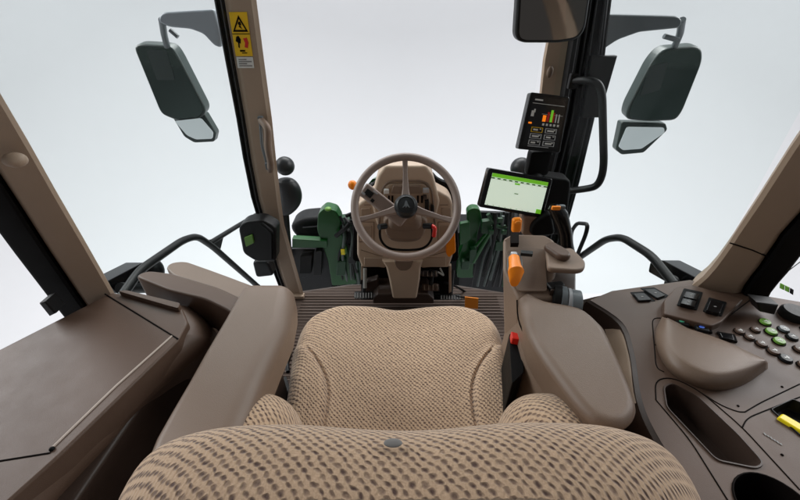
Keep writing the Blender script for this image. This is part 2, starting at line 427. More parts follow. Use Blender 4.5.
# right front pillar (mostly black with a strip of tan)
t = thing('front_pillar', P(505, 297, z=0), 'front pillar on the right, tan strip inside a wide black post', 'pillar')
eR = [(-60, 591, 564), (0, 579, 553), (60, 569, 542), (120, 556, 536), (180, 545, 532), (240, 535, 524), (297, 524, 516)]
R_in = [P(xl, py, y=1.5) for py, xr, xl in eR][::-1]; R_out = [P(xr, py, y=1.5) for py, xr, xl in eR][::-1]
bm = NB(); post(bm, R_out, R_in, (.05, .08, 0)); obj('pillar_trim', bm, 'dash', t)
bm = NB(); post(bm, [p + V((.030, .01, 0)) for p in R_out], [p + V((.002, .01, 0)) for p in R_out], (0, .06, 0)); obj('pillar_edge_trim', bm, 'grime', t)
bm = NB(); eB = [(-60, 627, 592), (0, 611, 581), (60, 604, 571), (120, 594, 561), (180, 580, 546), (240, 563, 536), (297, 540, 524)]
B_in = [P(xl, py, y=1.36) for py, xr, xl in eB][::-1]; B_out = [P(xr, py, y=1.36) for py, xr, xl in eB][::-1]
post(bm, B_out, B_in, (.02, .10, 0)); obj('door_frame', bm, 'rubber', t)
bm = NB()
for f in (.12, .3, .5, .78, .95):
    tube(bm, [a.lerp(b, f) + V((0, -.004, 0)) for a, b in zip(B_in, B_out)], .0045, 8)
obj('seal_lip', bm, 'char', t)
bm = NB(); sphere(bm, P(550, 72, y=1.49), (.012, .008, .02)); obj('trim_clip', bm, 'tan_d', t)
bm = NB(); prism(bm, PZ([(592, 56), (618, 56), (600, 118), (583, 118)], y=1.34), (0, .03, 0), .006); obj('post_cover', bm, 'black', t)

# rear pillars
def rear_post(side, innr, outr, label, seam=None):
    base = innr[0].lerp(outr[0], .5)
    t = thing('rear_pillar', base, label, 'pillar')
    d = V((side * .05, .05, 0))
    bm = NB(); post(bm, innr, outr, d); obj('pillar_trim', bm, 'tan', t); return t
# left
eL = [(-40, -78, -140), (20, -43, -102), (80, -8, -62), (110, 9.5, -40), (150, 33, -16), (200, 61, 17), (250, 90, 49), (296, 116, 80), (330, 134, 104)]
def yl(py): return .665 - .095 * (296 - py) / 186
I = [P(a, py, y=yl(py)) for py, a, b in eL][::-1]; O = [P(b, py, y=yl(py) - .03) for py, a, b in eL][::-1]
t = rear_post(-1, I, O, 'tan rear pillar on the left rising from the brown console')
bm = NB(); post(bm, [p + V((-.004, -.005, 0)) for p in O], [p + V((-.050, -.020, 0)) for p in O], (-.02, .03, 0)); obj('window_seal', bm, 'rubber', t)
bm = NB(); m4 = frame(P(15, 160, y=.56), (.35, -.9, .1)); sphere(bm, (0, 0, 0), (.016, .012, .014), mtx=m4); obj('coat_hook', bm, 'tan', t)
bm = NB(); prism(bm, PZ([(50, 294), (56, 292), (66, 304), (60, 307)], y=.6), (0, -.03, 0), .003); obj('seal_foot', bm, 'black', t)
# right
eRr = [(-40, 921, 990), (20, 879, 945), (80, 838, 900), (110, 817, 877), (150, 789, 847), (200, 757, 812), (235, 734, 780), (243, 729, 775), (256, 720, 766), (268, 711, 758), (278, 702, 750), (288, 690, 743), (300, 680, 738)]
def yr(py): return .70 - .10 * (288 - py) / 180
I = [P(a, py, y=yr(py)) for py, a, b in eRr][::-1]; O = [P(b, py, y=yr(py) - .03) for py, a, b in eRr][::-1]
t = rear_post(1, I, O, 'tan rear pillar on the right with a seam above its flared foot')
bm = NB(); post(bm, [p + V((.004, -.005, 0)) for p in O], [p + V((.050, -.020, 0)) for p in O], (.02, .03, 0)); obj('window_seal', bm, 'rubber', t)
bm = NB(); tube(bm, [P(730, 243, y=yr(243) - .002), P(752, 250, y=yr(250) - .019), P(771, 258, y=yr(258) - .033)], .0016, 6); obj('panel_gap', bm, 'slot', t)
bm = NB(); prism(bm, PZ([(746, 293), (768, 296), (764, 306), (750, 303)], y=.62), (0, -.03, 0), .004); obj('seal_foot', bm, 'black', t)
bm = NB(); 
for k, (a, b) in enumerate(((780, 784), (785, 789), (790, 793))):
    b2 = NB(); prism(b2, PZ([(a, 283 + k * 2.4), (b, 285 + k * 2.4), (b - .5, 290 + k * 2.4), (a - .5, 288 + k * 2.4)], x=1.05), (.002, 0, 0)); merge(bm, b2, 0 if k < 2 else 1)
o = obj('marking', bm, ['btn_green', 'black'], wn=False); tag(o, 'tiny green and black marking outside, beyond the right rear pillar', 'marking')

t = thing('added_rear_frame', (0, -.5, 0), 'tan rear window frame of the cab, added unseen for the interior mirror to reflect', 'frame')  # unseen frame added behind the camera to fill the interior mirror's reflection
for x in (-.5, .5):
    bm = NB(); box(bm, (x, -.5, .95), (.09, .07, 1.75), .02); obj('upright', bm, 'tan', t)
bm = NB(); box(bm, (0, -.5, 1.83), (1.1, .1, .12), .02); obj('header', bm, 'black', t)
bm = NB(); box(bm, (0, -.5, .62), (.91, .06, .5), .02); obj('lower_panel', bm, 'brown_d', t)
bm = NB(); box(bm, (.1, -.53, 1.2), (.6, .05, .05), .01); box(bm, (.12, -.53, 1.42), (.05, .05, .5), .01); obj('cross_member', bm, 'black', t)
bm = NB(); box(bm, (.22, -.47, 1.3), (.05, .03, .04), .01); obj('rear_light', bm, 'red', t)
# ============================================================ OUTSIDE: handrails, mirrors, lamps, front end of the tractor
t = thing('handrail', P(190, 240, x=-.98), 'bent black tube handrail outside the left side glass', 'handrail')
X = -.95
bm = NB(); tube(bm, bend([P(118, 302, x=-.93), P(140, 270, x=X), P(183, 240, x=X), P(197, 236, x=X), P(212, 246, x=X), P(262, 290, x=-.93)], .05), .016, 12); obj('rail', bm, 'black', t)
bm = NB(); tube(bm, bend([P(210, 243, x=X), P(236, 227, x=-.93), P(256, 215, x=-.9)], .03), .013, 12); obj('upper_rail', bm, 'black', t)
bm = NB(); prism(bm, PZ([(210, 240), (224, 236), (220, 252)], x=-.945), (-.012, 0, 0), .002); obj('gusset', bm, 'black', t)
t = thing('fender_lamp', P(130, 280, x=-1.05), 'black slab lamp on the fender behind the left rear pillar', 'lamp')
bm = NB(); prism(bm, rnd(PZ([(106, 282), (144, 262), (152, 268), (152, 280), (118, 294)], x=-1.03), .01), (-.07, 0, 0), .006); obj('housing', bm, 'gloss', t)
bm = NB(); sphere(bm, P(155, 270, x=-1.0), (.03, .04, .05)); tube(bm, [P(120, 288, x=-1.0), P(150, 288, x=-1.0)], .02); obj('mount', bm, 'black', t)
t = thing('fender_lamp', P(670, 280, x=1.05), 'black slab lamp on the fender beside the right rear pillar', 'lamp')
bm = NB(); prism(bm, rnd(PZ([(650, 262), (662, 260), (700, 280), (692, 290), (676, 288), (648, 272)], x=1.03), .01), (.07, 0, 0), .006); obj('housing', bm, 'gloss', t)
bm = NB(); tube(bm, [P(640, 292, x=1.0), P(664, 288, x=1.0), P(690, 290, x=1.0)], .013); sphere(bm, P(672, 284, x=1.0), (.02, .03, .035)); obj('mount', bm, 'black', t)
t = thing('handrail', P(610, 240, x=.98), 'bent black tube handrail outside the right side glass', 'handrail')
bm = NB(); tube(bm, bend([P(566, 268, x=.95), P(580, 257, x=.95), P(606, 239, x=.95), P(622, 237, x=.95), P(652, 256, x=.95), P(674, 284, x=.95)], .05), .016, 12); obj('rail', bm, 'black', t)
bm = NB(); tube(bm, bend([P(571, 262, x=.92), P(571, 232, x=.92), P(577, 223, x=.92), P(588, 224, x=.92), P(586, 234, x=.92), P(576, 258, x=.92)], .03), .010, 10); obj('loop', bm, 'black', t)
t = thing('grab_handle', P(600, 130, y=1.3), 'tall black bar grab handle on the right front pillar', 'grab handle')
bm = NB(); tube(bm, bend([P(572, 81, y=1.36), P(590, 80, y=1.30), P(602, 86, y=1.28), P(604, 170, y=1.2), P(598, 186, y=1.2), P(586, 189, y=1.22), P(548, 193, y=1.36)], .05, 7), .0125, 14); obj('bar', bm, 'black', t)
bm = NB(); box(bm, P(573, 81, y=1.355), (.03, .02, .05), .006); box(bm, P(548, 193, y=1.355), (.03, .02, .05), .006); obj('mount', bm, 'black', t)

def mirror(label, shape, low, arm, stalk, yy, sgn, reflect, armm):
    c = P(*shape[0], y=yy); t = thing('exterior_mirror', c, label, 'mirror', 'exterior mirrors on arms')
    n = V((0, .05, 0))
    bm = NB(); prism(bm, rnd(PZ(shape, y=yy), .03), (0, .07, .01), .012); obj('housing', bm, 'mirror_h', t)
    cx = sum(p[0] for p in shape) / len(shape); cy = sum(p[1] for p in shape) / len(shape)
    sh = [(cx + (a - cx) * .93, cy + (b - cy) * .94) for a, b in shape]
    bm = NB(); prism(bm, rnd(PZ(sh, y=yy - .002), .025), (0, .004, 0)); g = obj('mirror_glass', bm, 'mirror', t)
    bm = NB(); prism(bm, rnd(PZ(reflect, y=yy - .004), .006), (0, .001, 0)); obj('painted_reflection', bm, 'mirror_h', g)  # flat rectangle paints a reflection onto the mirror glass
    bm = NB()
    for (a, b) in ((.35, .3), (.42, .55), (.6, .5), (.66, .72), (.72, .28)):
        lo = min(p[0] for p in shape); hi = max(p[0] for p in shape); l2 = min(p[1] for p in shape); h2 = max(p[1] for p in shape)
        box(bm, P(lo + a * (hi - lo), l2 + b * (h2 - l2), y=yy - .005), (.009, .002, .009))
    bm.free()
    bm = NB(); prism(bm, rnd(PZ(low, y=yy + .045), .012), (0, .05, 0), .008); lw = obj('wide_angle_housing', bm, 'mirror_h', t)
    cx = sum(p[0] for p in low) / len(low); cy = sum(p[1] for p in low) / len(low)
    bm = NB(); prism(bm, rnd(PZ([(cx + (a - cx) * .84, cy + (b - cy) * .78) for a, b in low], y=yy - .0), .01), V((0, .003, 0)), 0); cm = sum((v.co for v in bm.verts), V()) / len(bm.verts)
    for v in bm.verts: v.co.y += .30 * (cm.z - v.co.z)
    obj('wide_angle_glass', bm, 'mirror_s', lw)
    bm = NB(); prism(bm, rnd(PZ(arm, y=yy - .12), .015), (0, .07, 0), .01); obj('arm', bm, armm, t)
    bm = NB(); tube(bm, bend([P(*stalk[0], y=yy - .09), P(*stalk[1], y=yy - .03), P(*stalk[2], y=yy + .02)], .02), .014, 10); tube(bm, [P(*stalk[3], y=yy - .05), P(*stalk[4], y=yy - .05)], .010, 8); obj('stalk', bm, 'bracket', t)
    return t
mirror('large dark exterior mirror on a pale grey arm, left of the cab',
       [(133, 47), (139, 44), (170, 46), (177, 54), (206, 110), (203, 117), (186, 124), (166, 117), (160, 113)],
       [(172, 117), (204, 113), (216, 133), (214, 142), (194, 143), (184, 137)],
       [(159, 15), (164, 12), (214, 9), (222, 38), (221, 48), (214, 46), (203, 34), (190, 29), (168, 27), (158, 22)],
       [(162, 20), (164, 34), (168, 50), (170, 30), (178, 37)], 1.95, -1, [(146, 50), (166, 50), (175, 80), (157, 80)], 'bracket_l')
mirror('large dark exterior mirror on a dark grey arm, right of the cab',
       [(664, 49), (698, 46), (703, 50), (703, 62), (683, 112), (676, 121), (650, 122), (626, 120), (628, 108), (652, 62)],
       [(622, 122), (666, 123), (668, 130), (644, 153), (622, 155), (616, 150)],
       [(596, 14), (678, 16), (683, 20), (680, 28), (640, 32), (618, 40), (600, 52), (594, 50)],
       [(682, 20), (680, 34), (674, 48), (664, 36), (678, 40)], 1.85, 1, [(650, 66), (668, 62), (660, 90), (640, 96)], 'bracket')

# interior mirror hanging at the top
t = thing('interior_mirror', P(548, 20, y=1.2), 'wide interior mirror hanging at the top before the right pillar', 'mirror')
bm = NB(); prism(bm, rnd(PZ([(519, -22), (594, -22), (586, 30), (578, 40), (560, 43), (522, 43), (515, 37)], y=1.22), .018), (0, .045, 0), .01); obj('housing', bm, 'black', t)
bm = NB(); prism(bm, rnd(PZ([(522, -19), (590, -19), (583, 28), (576, 37), (559, 40), (524, 40), (519, 36)], y=1.218), .015), (0, .003, 0)); obj('mirror_glass', bm, 'mirror_in', t)
bm = NB(); tube(bm, [P(560, 0, y=1.27), P(575, -30, y=1.42)], .012); obj('stem', bm, 'black', t)

# work lamps (round black bodies) outside the windscreen
t = thing('work_lamp', P(288, 180, y=1.9), 'black work lamp with round top beyond the left front pillar', 'work lamp')
bm = NB(); sphere(bm, P(285, 166, y=1.95), .052, 28); obj('lamp_head', bm, 'char', t)
bm = NB()
rings = []
for (px, py, rx) in ((284, 178, .045), (288, 184, .062), (291, 194, .068), (291, 204, .062), (287, 212, .045), (284, 216, .02)):
    c = P(px, py, y=1.95); rings.append([c + V((rx * cos(a * pi / 12), rx * .8 * sin(a * pi / 12), 0)) for a in range(24)])
loft(bm, rings); o = obj('lamp_body', bm, 'char', t); o.modifiers.new('sub', 'SUBSURF').render_levels = 2
bm = NB(); tube(bm, [P(284, 214, y=1.95), P(288, 262, y=1.95)], .03); obj('bracket', bm, 'black', t)
t = thing('work_lamp', P(520, 168, y=1.95), 'black round work lamp half hidden by the small monitor', 'work lamp')
bm = NB(); sphere(bm, P(521, 168, y=1.95), .058, 28); obj('lamp_head', bm, 'char', t)
bm = NB(); tube(bm, [P(521, 172, y=1.95), P(518, 255, y=1.95)], .03); obj('bracket', bm, 'black', t)

# door latch block low on the left front pillar
t = thing('door_latch', P(258, 240, y=1.38), 'black door latch block with bright green release at the left front pillar', 'latch')
bm = NB(); prism(bm, rnd(PZ([(238, 228), (244, 222), (262, 220), (276, 228), (276, 262), (256, 262), (243, 254)], y=1.36), .02), (0, .07, 0), .010); obj('housing', bm, 'black', t)
bm = NB(); prism(bm, rnd(PZ([(244, 238), (252, 235), (254, 243), (246, 247)], y=1.352), .004), (0, .012, 0), .002); obj('release_button', bm, 'btn_green', t)
bm = NB(); prism(bm, rnd(PZ([(252, 262), (268, 262), (274, 276), (256, 278)], y=1.42), .02), (0, .06, 0), .01); obj('lower_cover', bm, 'char', t)
bm = NB(); tube(bm, bend([P(262, 224, y=1.35), P(272, 232, y=1.33), P(272, 258, y=1.34)], .02), .008); obj('latch_bar', bm, 'rubber', t)

# tractor front end, left and right of the steering console
t = thing('front_fender', P(310, 225, y=2.15), 'dark grey fender over its tyre, seen left of the steering console', 'fender')
bm = NB(); prism(bm, rnd(PZ([(288, 228), (298, 219), (326, 217), (340, 222), (344, 240), (300, 242)], y=2.1), .06), (0, .16, 0), .03, 4); obj('shell', bm, 'dgrey', t)
bm = NB(); prism(bm, PZ([(296, 236), (330, 236), (330, 240), (296, 240)], y=2.08), (0, .3, 0), .005); obj('lower_lip', bm, 'black', t)
bm = NB(); tube(bm, [P(303, 228, y=2.09), P(326, 226, y=2.09)], .008); obj('crease', bm, 'char', t)
bm = NB(); mtx = frame(P(318, 276, y=2.35), (1, .12, 0), (0, 1, 0))
lathe(bm, [(.12, -.16), (.24, -.165), (.27, -.12), (.28, 0), (.27, .12), (.24, .165), (.12, .16)], mtx, 40); fw = obj('front_wheel', bm, 'tyre', t)
bm = NB()
for k in range(22):
    for s in (-1, 1):
        a = 2 * pi * (k + .5 * (s > 0)) / 22; m5 = mtx @ Matrix.Rotation(a, 4, 'Z') @ Matrix.Translation((.285, 0, s * .07)) @ Matrix.Rotation(s * .6, 4, 'X')
        box(bm, (0, 0, 0), (.03, .03, .15), .004, m5, 1)
obj('tread_lugs', bm, 'tyre', fw)
lb = t = thing('loader_bracket', P(336, 240, y=2.0), 'green loader bracket with hoses, left of the steering console', 'bracket')
bm = NB()
prism(bm, rnd(PZ([(318, 214), (325, 208), (336, 211), (341, 220), (340, 230), (346, 244), (351, 262), (357, 284), (332, 286), (328, 262), (322, 244), (317, 230)], y=1.98), .02), (0, .09, 0), .006); obj('upright', bm, 'green', t)
bm = NB(); prism(bm, PZ([(292, 239), (327, 241), (327, 248), (292, 248)], y=1.96), (0, .05, 0), .005); obj('cross_bar', bm, 'green', t)
bm = NB(); prism(bm, PZ([(285, 249), (328, 249), (336, 320), (285, 320)], y=2.0), (0, .03, 0), .005); obj('splash_plate', bm, 'char', t)
bm = NB(); prism(bm, rnd(PZ([(335, 222), (350, 220), (356, 240), (360, 310), (345, 310), (342, 250)], y=2.06), .02), (0, .1, 0), .01); obj('side_plate', bm, 'green_d', t)
bm = NB()
tube(bm, bend([P(336, 236, y=1.95), P(346, 228, y=1.93), P(352, 220, y=1.95)], .03), .014); tube(bm, bend([P(341, 225, y=2.0), P(349, 246, y=1.95), P(357, 272, y=1.97)], .03), .013)
tube(bm, [P(346, 216, y=2), P(356, 212, y=2)], .012); tube(bm, bend([P(345, 218, y=1.97), P(350, 224, y=1.93), P(356, 222, y=1.95)], .02), .010); obj('hose', bm, 'black', t)
bm = NB(); sphere(bm, P(328, 209, y=1.95), (.02, .02, .012)); box(bm, P(344, 250, y=1.94), (.03, .02, .05), .004); obj('bolt', bm, 'btn_green', t)
bm = NB(); box(bm, P(343, 252, y=1.92), (.025, .01, .04), .003); obj('sticker', bm, 'yellow_g', t)
t = thing('loader_bracket', P(474, 245, y=2.0), 'green loader bracket standing right of the steering console', 'bracket')
bm = NB(); prism(bm, rnd(PZ([(467, 212), (472, 208), (480, 209), (482, 218), (478, 232), (476, 246), (474, 278), (457, 278), (458, 258), (464, 240), (468, 226)], y=1.98), .02), (0, .06, 0), .006); obj('upright', bm, 'green', t)
bm = NB(); prism(bm, rnd(PZ([(460, 224), (470, 222), (470, 240), (460, 246)], y=1.96), .01), (0, .03, 0), .004); obj('mount_plate', bm, 'green', t)
bm = NB(); prism(bm, PZ([(477, 212), (530, 214), (530, 320), (458, 320), (460, 262), (472, 250)], y=2.1), (0, .03, 0), .008); obj('side_panel', bm, 'char', t)
bm = NB(); tube(bm, bend([P(473, 262, y=1.93), P(482, 246, y=1.93), P(490, 232, y=1.93)], .02), .014); tube(bm, [P(476, 246, y=1.93), P(492, 226, y=1.93)], .010); obj('cylinder', bm, 'green', t)
for (pts, m_, r_) in (([(495, 212), (494, 240), (484, 276)], 'black', .014), ([(503, 216), (500, 244), (490, 280)], 'hose', .010), ([(508, 212), (507, 236), (498, 286)], 'black', .012), ([(488, 214), (497, 228), (508, 226)], 'green_d', .012), ([(490, 222), (492, 262)], 'hose', .008)):
    bm = NB(); tube(bm, bend([P(a, b, y=1.93) for a, b in pts], .04), r_); obj('hose', bm, m_, t)
bm = NB()
for a, b in ((500, 220), (491, 232), (504, 232)): box(bm, P(a, b, y=1.9), (.03, .02, .03), .004)
obj('coupling', bm, 'green_d', t)
random.seed(3)
for k in range(7):
    x0 = 486 + k * 5 + random.uniform(-2, 2); bm = NB(); tube(bm, catmull([P(x0 + 4, 212, y=1.98), P(x0 + random.uniform(-3, 6), 232, y=1.94), P(x0 - 6 + random.uniform(-4, 2), 256, y=1.97), P(x0 - 14, 286, y=2.0)], 6), random.uniform(.006, .012), 8)
    obj('hose', bm, random.choice(['black', 'hose', 'black', 'green_d']), t)
for a, b, c_, d_ in ((482, 222, 10, 12), (496, 242, 8, 9), (470, 250, 7, 14), (462, 262, 8, 8)):
    bm = NB(); prism(bm, rnd(PZ([(a, b), (a + c_, b - 1), (a + c_ - 1, b + d_), (a - 1, b + d_)], y=1.92), .01), (0, .04, 0), .004); obj('valve_block', bm, 'green_d', t)
for a, b, c_, d_, m_ in ((344, 232, 10, 12, 'tyre'), (349, 250, 8, 14, 'char'), (337, 262, 9, 14, 'green_d'), (352, 222, 8, 9, 'char'), (300, 256, 12, 18, 'tyre'), (314, 252, 8, 24, 'black')):
    bm = NB(); prism(bm, rnd(PZ([(a, b), (a + c_, b - 1), (a + c_ - 1, b + d_), (a - 1, b + d_)], y=1.94), .012), (0, .05, 0), .006); obj('valve_block', bm, m_, lb)
for k in range(6):
    x0 = 340 + k * 3.5; bm = NB(); tube(bm, catmull([P(x0, 216 + 2 * (k % 3), y=1.99), P(x0 + random.uniform(0, 7), 236, y=1.93), P(x0 - 2 + random.uniform(0, 6), 258, y=1.95), P(x0 + 5, 286, y=2.0)], 6), random.uniform(.006, .011), 8)
    obj('hose', bm, random.choice(['black', 'hose', 'black']), lb)
# lower body strip under the windscreen
t = thing('bonnet', P(405, 235, y=2.3), 'green tractor bonnet seen in slivers around the steering console', 'bonnet')
bm = NB(); rings = []
for k, (yy, w, zt) in enumerate(((1.75, .20, .60), (2.1, .19, .47), (2.5, .17, .32), (2.9, .12, .14))):
    rings.append([V((.02 + w * x, yy, zz)) for x, zz in ((-1, -.3), (-1, zt - .06), (-.8, zt - .012), (-.4, zt), (0, zt + .008), (.4, zt), (.8, zt - .012), (1, zt - .06), (1, -.3))])
loft(bm, rings); obj('hood_shell', bm, 'green', t)
bm = NB(); box(bm, (.02, 1.72, .28), (.34, .04, .6), .01); obj('rear_bulkhead', bm, 'black', t)
bm = NB(); box(bm, (.02, 2.45, -.45), (1.5, .3, .76), .03); obj('chassis', bm, 'tyre', t)

# ============================================================ STEERING CONSOLE
YC = 1.33
t = thing('steering_console', P(405, 297, z=.02), 'tan steering console with taupe three-spoke wheel, levers and pedals', 'dashboard')
bm = NB(); prism(bm, rnd(PZ([(360, 203), (374, 193), (436, 190), (449, 197), (453, 204), (453, 256), (449, 268), (362, 268), (357, 256), (357, 206)], y=YC), .012), (0, .09, 0), .012, 3); obj('body', bm, 'dash', t)
# binnacle hood
bm = NB(); prism(bm, rnd(PZ([(385, 166), (426, 166), (433, 176), (440, 202), (434, 226), (377, 226), (371, 202), (378, 176)], y=YC - .02), .012), (0, .10, 0), .016, 4); bn = obj('binnacle', bm, 'dash', t)
bm = NB(); tube(bm, bend(PZ([(379, 224), (381, 190), (388, 181), (425, 181), (432, 190), (435, 224)], y=YC - .022), .03), .004, 8); obj('hood_lip', bm, 'tan_d', bn)
bm = NB(); prism(bm, rnd(PZ([(387, 184), (426, 184), (430, 196), (431, 218), (382, 218), (383, 196)], y=YC - .028), .02), (0, .02, 0), .004); obj('instrument_recess', bm, 'tan', bn)
bm = NB(); prism(bm, rnd(PZ([(393, 186), (420, 186), (422, 194), (391, 194)], y=YC - .038), .006), (0, .012, 0), .003); obj('instrument_cover', bm, 'tan_d', bn)
bm = NB()
for a in (388, 391.5, 417, 421, 425): prism(bm, PZ([(a, 196), (a + 1.8, 196), (a + 1.8, 203), (a, 203)], y=YC - .032), (0, .006, 0))
obj('air_vent', bm, 'slot', bn)
# black surround behind the body
bm = NB(); prism(bm, rnd(PZ([(360, 196), (374, 184), (382, 172), (432, 172), (438, 180), (450, 184), (457, 197), (459, 262), (352, 262), (354, 200)], y=YC + .095), .03), (0, .03, 0), .006); obj('rear_cover', bm, 'rubber', t)
bm = NB()
for pts in ([(359, 222), (374, 222), (374, 242), (359, 242), (359, 222)], [(438, 222), (453, 222), (453, 242), (438, 242), (438, 222)], [(361, 250), (380, 256), (430, 256), (452, 250)], [(364, 205), (371, 205)], [(440, 205), (448, 205)]):
    tube(bm, PZ(pts, y=YC - .0005), .0018, 6)
obj('panel_gap', bm, 'tan_d', t)
for q_ in ([(361, 209), (371, 208), (371, 219), (361, 220)], [(441, 208), (451, 209), (451, 219), (441, 218)], [(362, 226), (372, 226), (372, 238), (362, 238)], [(440, 226), (450, 226), (450, 238), (440, 238)]):
    bm = NB(); prism(bm, rnd(PZ(q_, y=YC - .004), .006), (0, .008, 0), .002); obj('access_cover', bm, 'tan', t)
for q_, m_ in (([(384, 190), (389, 190), (389, 194), (384, 194)], 'white'), ([(423, 189), (429, 189), (429, 193), (423, 193)], 'chrome_d'), ([(423, 196), (427, 196), (427, 200), (423, 200)], 'brown_d'), ([(431, 206), (434, 206), (434, 214), (431, 214)], 'black'), ([(386, 205), (392, 205), (392, 210), (386, 210)], 'brown_d')):
    bm = NB(); prism(bm, rnd(PZ(q_, y=YC - .040), .003), (0, .014, 0), .002); obj('switch', bm, m_, bn)
# small lever slots / rockers on the right side of the binnacle
bm = NB(); prism(bm, rnd(PZ([(425, 201), (429, 201), (429, 214), (425, 214)], y=YC - .045), .004), (0, .03, 0), .003); obj('rocker_switch', bm, 'black', t)
# column shroud under the wheel
bm = NB(); rings = []
for (yy, px, py, rx, rz) in ((1.33, 405, 232, .075, .05), (1.27, 405, 226, .072, .046), (1.22, 405, 219, .06, .04), (1.17, 405, 213, .04, .032)):
    c = P(px, py, y=yy); rings.append([c + V((rx * (abs(cos(a)) ** .7) * (1 if cos(a) > 0 else -1), 0, rz * (abs(sin(a)) ** .7) * (1 if sin(a) > 0 else -1))) for a in [2 * pi * k / 24 + .01 for k in range(24)]])
loft(bm, rings); obj('column_shroud', bm, 'tan_d', t)
bm = NB(); prism(bm, rnd(PZ([(383, 222), (386, 218), (424, 218), (428, 222), (424, 236), (418, 240), (392, 240), (386, 236)], y=1.24), .012), (0, .08, 0), .012); obj('shroud_cover', bm, 'tan_d', t)
bm = NB(); tube(bm, catmull(PZ([(380, 226), (381, 240), (392, 249), (420, 249), (431, 240), (432, 226)], y=1.27), 5), .005, 8); obj('cable', bm, 'rubber', t)
# gear reverser lever, upper left, and little red / black levers
bm = NB(); A = P(367, 192, y=1.13); B = P(399, 217, y=1.19); mx_ = frame(A.lerp(B, .5), (0, -1, .55), (B - A)); L_ = (B - A).length
box(bm, (0, 0, 0), (L_ * 1.05, .052, .034), .009, mx_, 3); lv = obj('reverser_lever', bm, 'wheel', t)
bm = NB(); box(bm, (-L_ * .36, .0, .018), (.028, .022, .006), .002, mx_); box(bm, (-L_ * .22, -.012, .018), (.012, .012, .005), .001, mx_); obj('thumb_slot', bm, 'black', lv)
bm = NB(); box(bm, (-L_ * .44, -.012, .019), (.014, .008, .005), .001, mx_); box(bm, (-L_ * .27, .016, .019), (.018, .005, .005), .001, mx_); obj('highlight_trim', bm, 'chrome_d', lv)
bm = NB(); tube(bm, [P(386, 226, y=1.2), P(379, 227, y=1.18)], .011); obj('stalk', bm, 'black', t)
bm = NB(); tube(bm, [P(424, 226, y=1.2), P(432, 226, y=1.18)], .011); obj('stalk', bm, 'black', t)
bm = NB(); tube(bm, bend([P(432, 226, y=1.185), P(435, 228, y=1.17), P(434, 236, y=1.18)], .01), .008); obj('stalk_tip', bm, 'red', t)
# orange marker lamps
bm = NB(); sphere(bm, P(352.5, 185, y=1.42), (.019, .02, .020)); tube(bm, [P(352, 186, y=1.42), P(364, 190, y=1.42)], .009); obj('marker_lamp', bm, 'orange', t)
bm = NB(); prism(bm, rnd(PZ([(447, 236), (455, 232), (456, 252), (449, 258), (446, 254)], y=1.30), .01), (0, .04, 0), .008); obj('marker_lamp', bm, 'orange', t)
# pedestal
bm = NB(); rings = []
for py, a, b in ((262, 382, 423), (268, 386, 421), (280, 389, 420), (298, 392.5, 417)):
    p, q = P(a, py, y=YC - .03), P(b, py, y=YC - .03); d = V((0, .10, 0)); e = q - p
    rings.append([p + e * .06, q - e * .06, q + d * .1, q + d, p + d, p + d * .1])
loft(bm, rings); obj('pedestal', bm, 'dash', t)
bm = NB(); prism(bm, rnd(PZ([(394, 261), (414, 261), (411, 268), (407, 271), (400, 271), (396, 267)], y=YC - .042), .01), (0, .02, 0), .004); obj('pedestal_latch', bm, 'tan_d', t)
bm = NB(); prism(bm, PZ([(373, 298), (378, 294), (428, 294), (434, 299), (434, 304), (373, 304)], y=YC - .02), (0, .14, 0), .008); obj('pedestal_foot', bm, 'brown_d', t)
bm = NB(); prism(bm, PZ([(361, 266), (452, 266), (452, 300), (361, 300)], y=YC + .10), (0, .02, 0), .004); obj('firewall', bm, 'slot', t)
bm = NB(); prism(bm, rnd(PZ([(366, 283), (378, 279), (380, 297), (366, 298)], y=YC + .04), .01), (0, .04, 0), .006); obj('clutch_housing', bm, 'brown_d', t)
for (a, b, c_, d_) in ((361, 363.5, 266, 280), (449, 451.5, 266, 296)):
    bm = NB(); prism(bm, PZ([(a, c_), (b, c_), (b, d_), (a, d_)], y=YC), (0, .02, 0), .002); obj('side_strut', bm, 'tan', t)
bm = NB(); tube(bm, [P(365, 268, y=YC), P(365, 288, y=YC - .04)], .008); tube(bm, bend([P(440, 268, y=YC), P(444, 276, y=YC - .02), P(438, 272, y=YC - .02)], .01), .004); obj('linkage_rod', bm, 'grime', t)
# pedals
def pedal(px0, px1, py0, py1, yy, m_, ribs):
    bm = NB(); a = P(px0, py0, y=yy + .03); b = P(px1, py0, y=yy + .03); c = P(px1, py1, y=yy - .02); d = P(px0, py1, y=yy - .02)
    prism(bm, rnd([a, b, c, d], .01), (0, .012, -.006), .004); p = obj('pedal', bm, m_, t)
    bm = NB()
    for k in range(ribs):
        u = (k + .5) / ribs; q = a.lerp(b, u); r = d.lerp(c, u)
        tube(bm, [q + (r - q) * .15 + V((0, -.004, .003)), q + (r - q) * .85 + V((0, -.004, .003))], .003, 6)
    obj('grip_rib', bm, 'grey' if m_ == 'black' else 'tan_d', p)
    bm = NB(); tube(bm, [P((px0 + px1) / 2, (py0 + py1) / 2, y=yy + .02), P((px0 + px1) / 2 + 2, 270, y=YC + .08)], .010); obj('pedal_arm', bm, 'black', p)
pedal(354, 373, 292, 299, 1.30, 'black', 7)
pedal(422, 439, 284, 291, 1.34, 'brown', 4)
pedal(421, 438, 271, 277, 1.38, 'brown_d', 4)
pedal(440, 461, 295, 300, 1.30, 'black', 8)
bm = NB()
for k in range(6): prism(bm, PZ([(416, 298.5 - k * 2.6), (440, 298.5 - k * 2.6), (440, 299.6 - k * 2.6), (416, 299.6 - k * 2.6)], y=YC + .07 + .001 * k), (0, .01, 0))
obj('step_grille', bm, 'char', t)
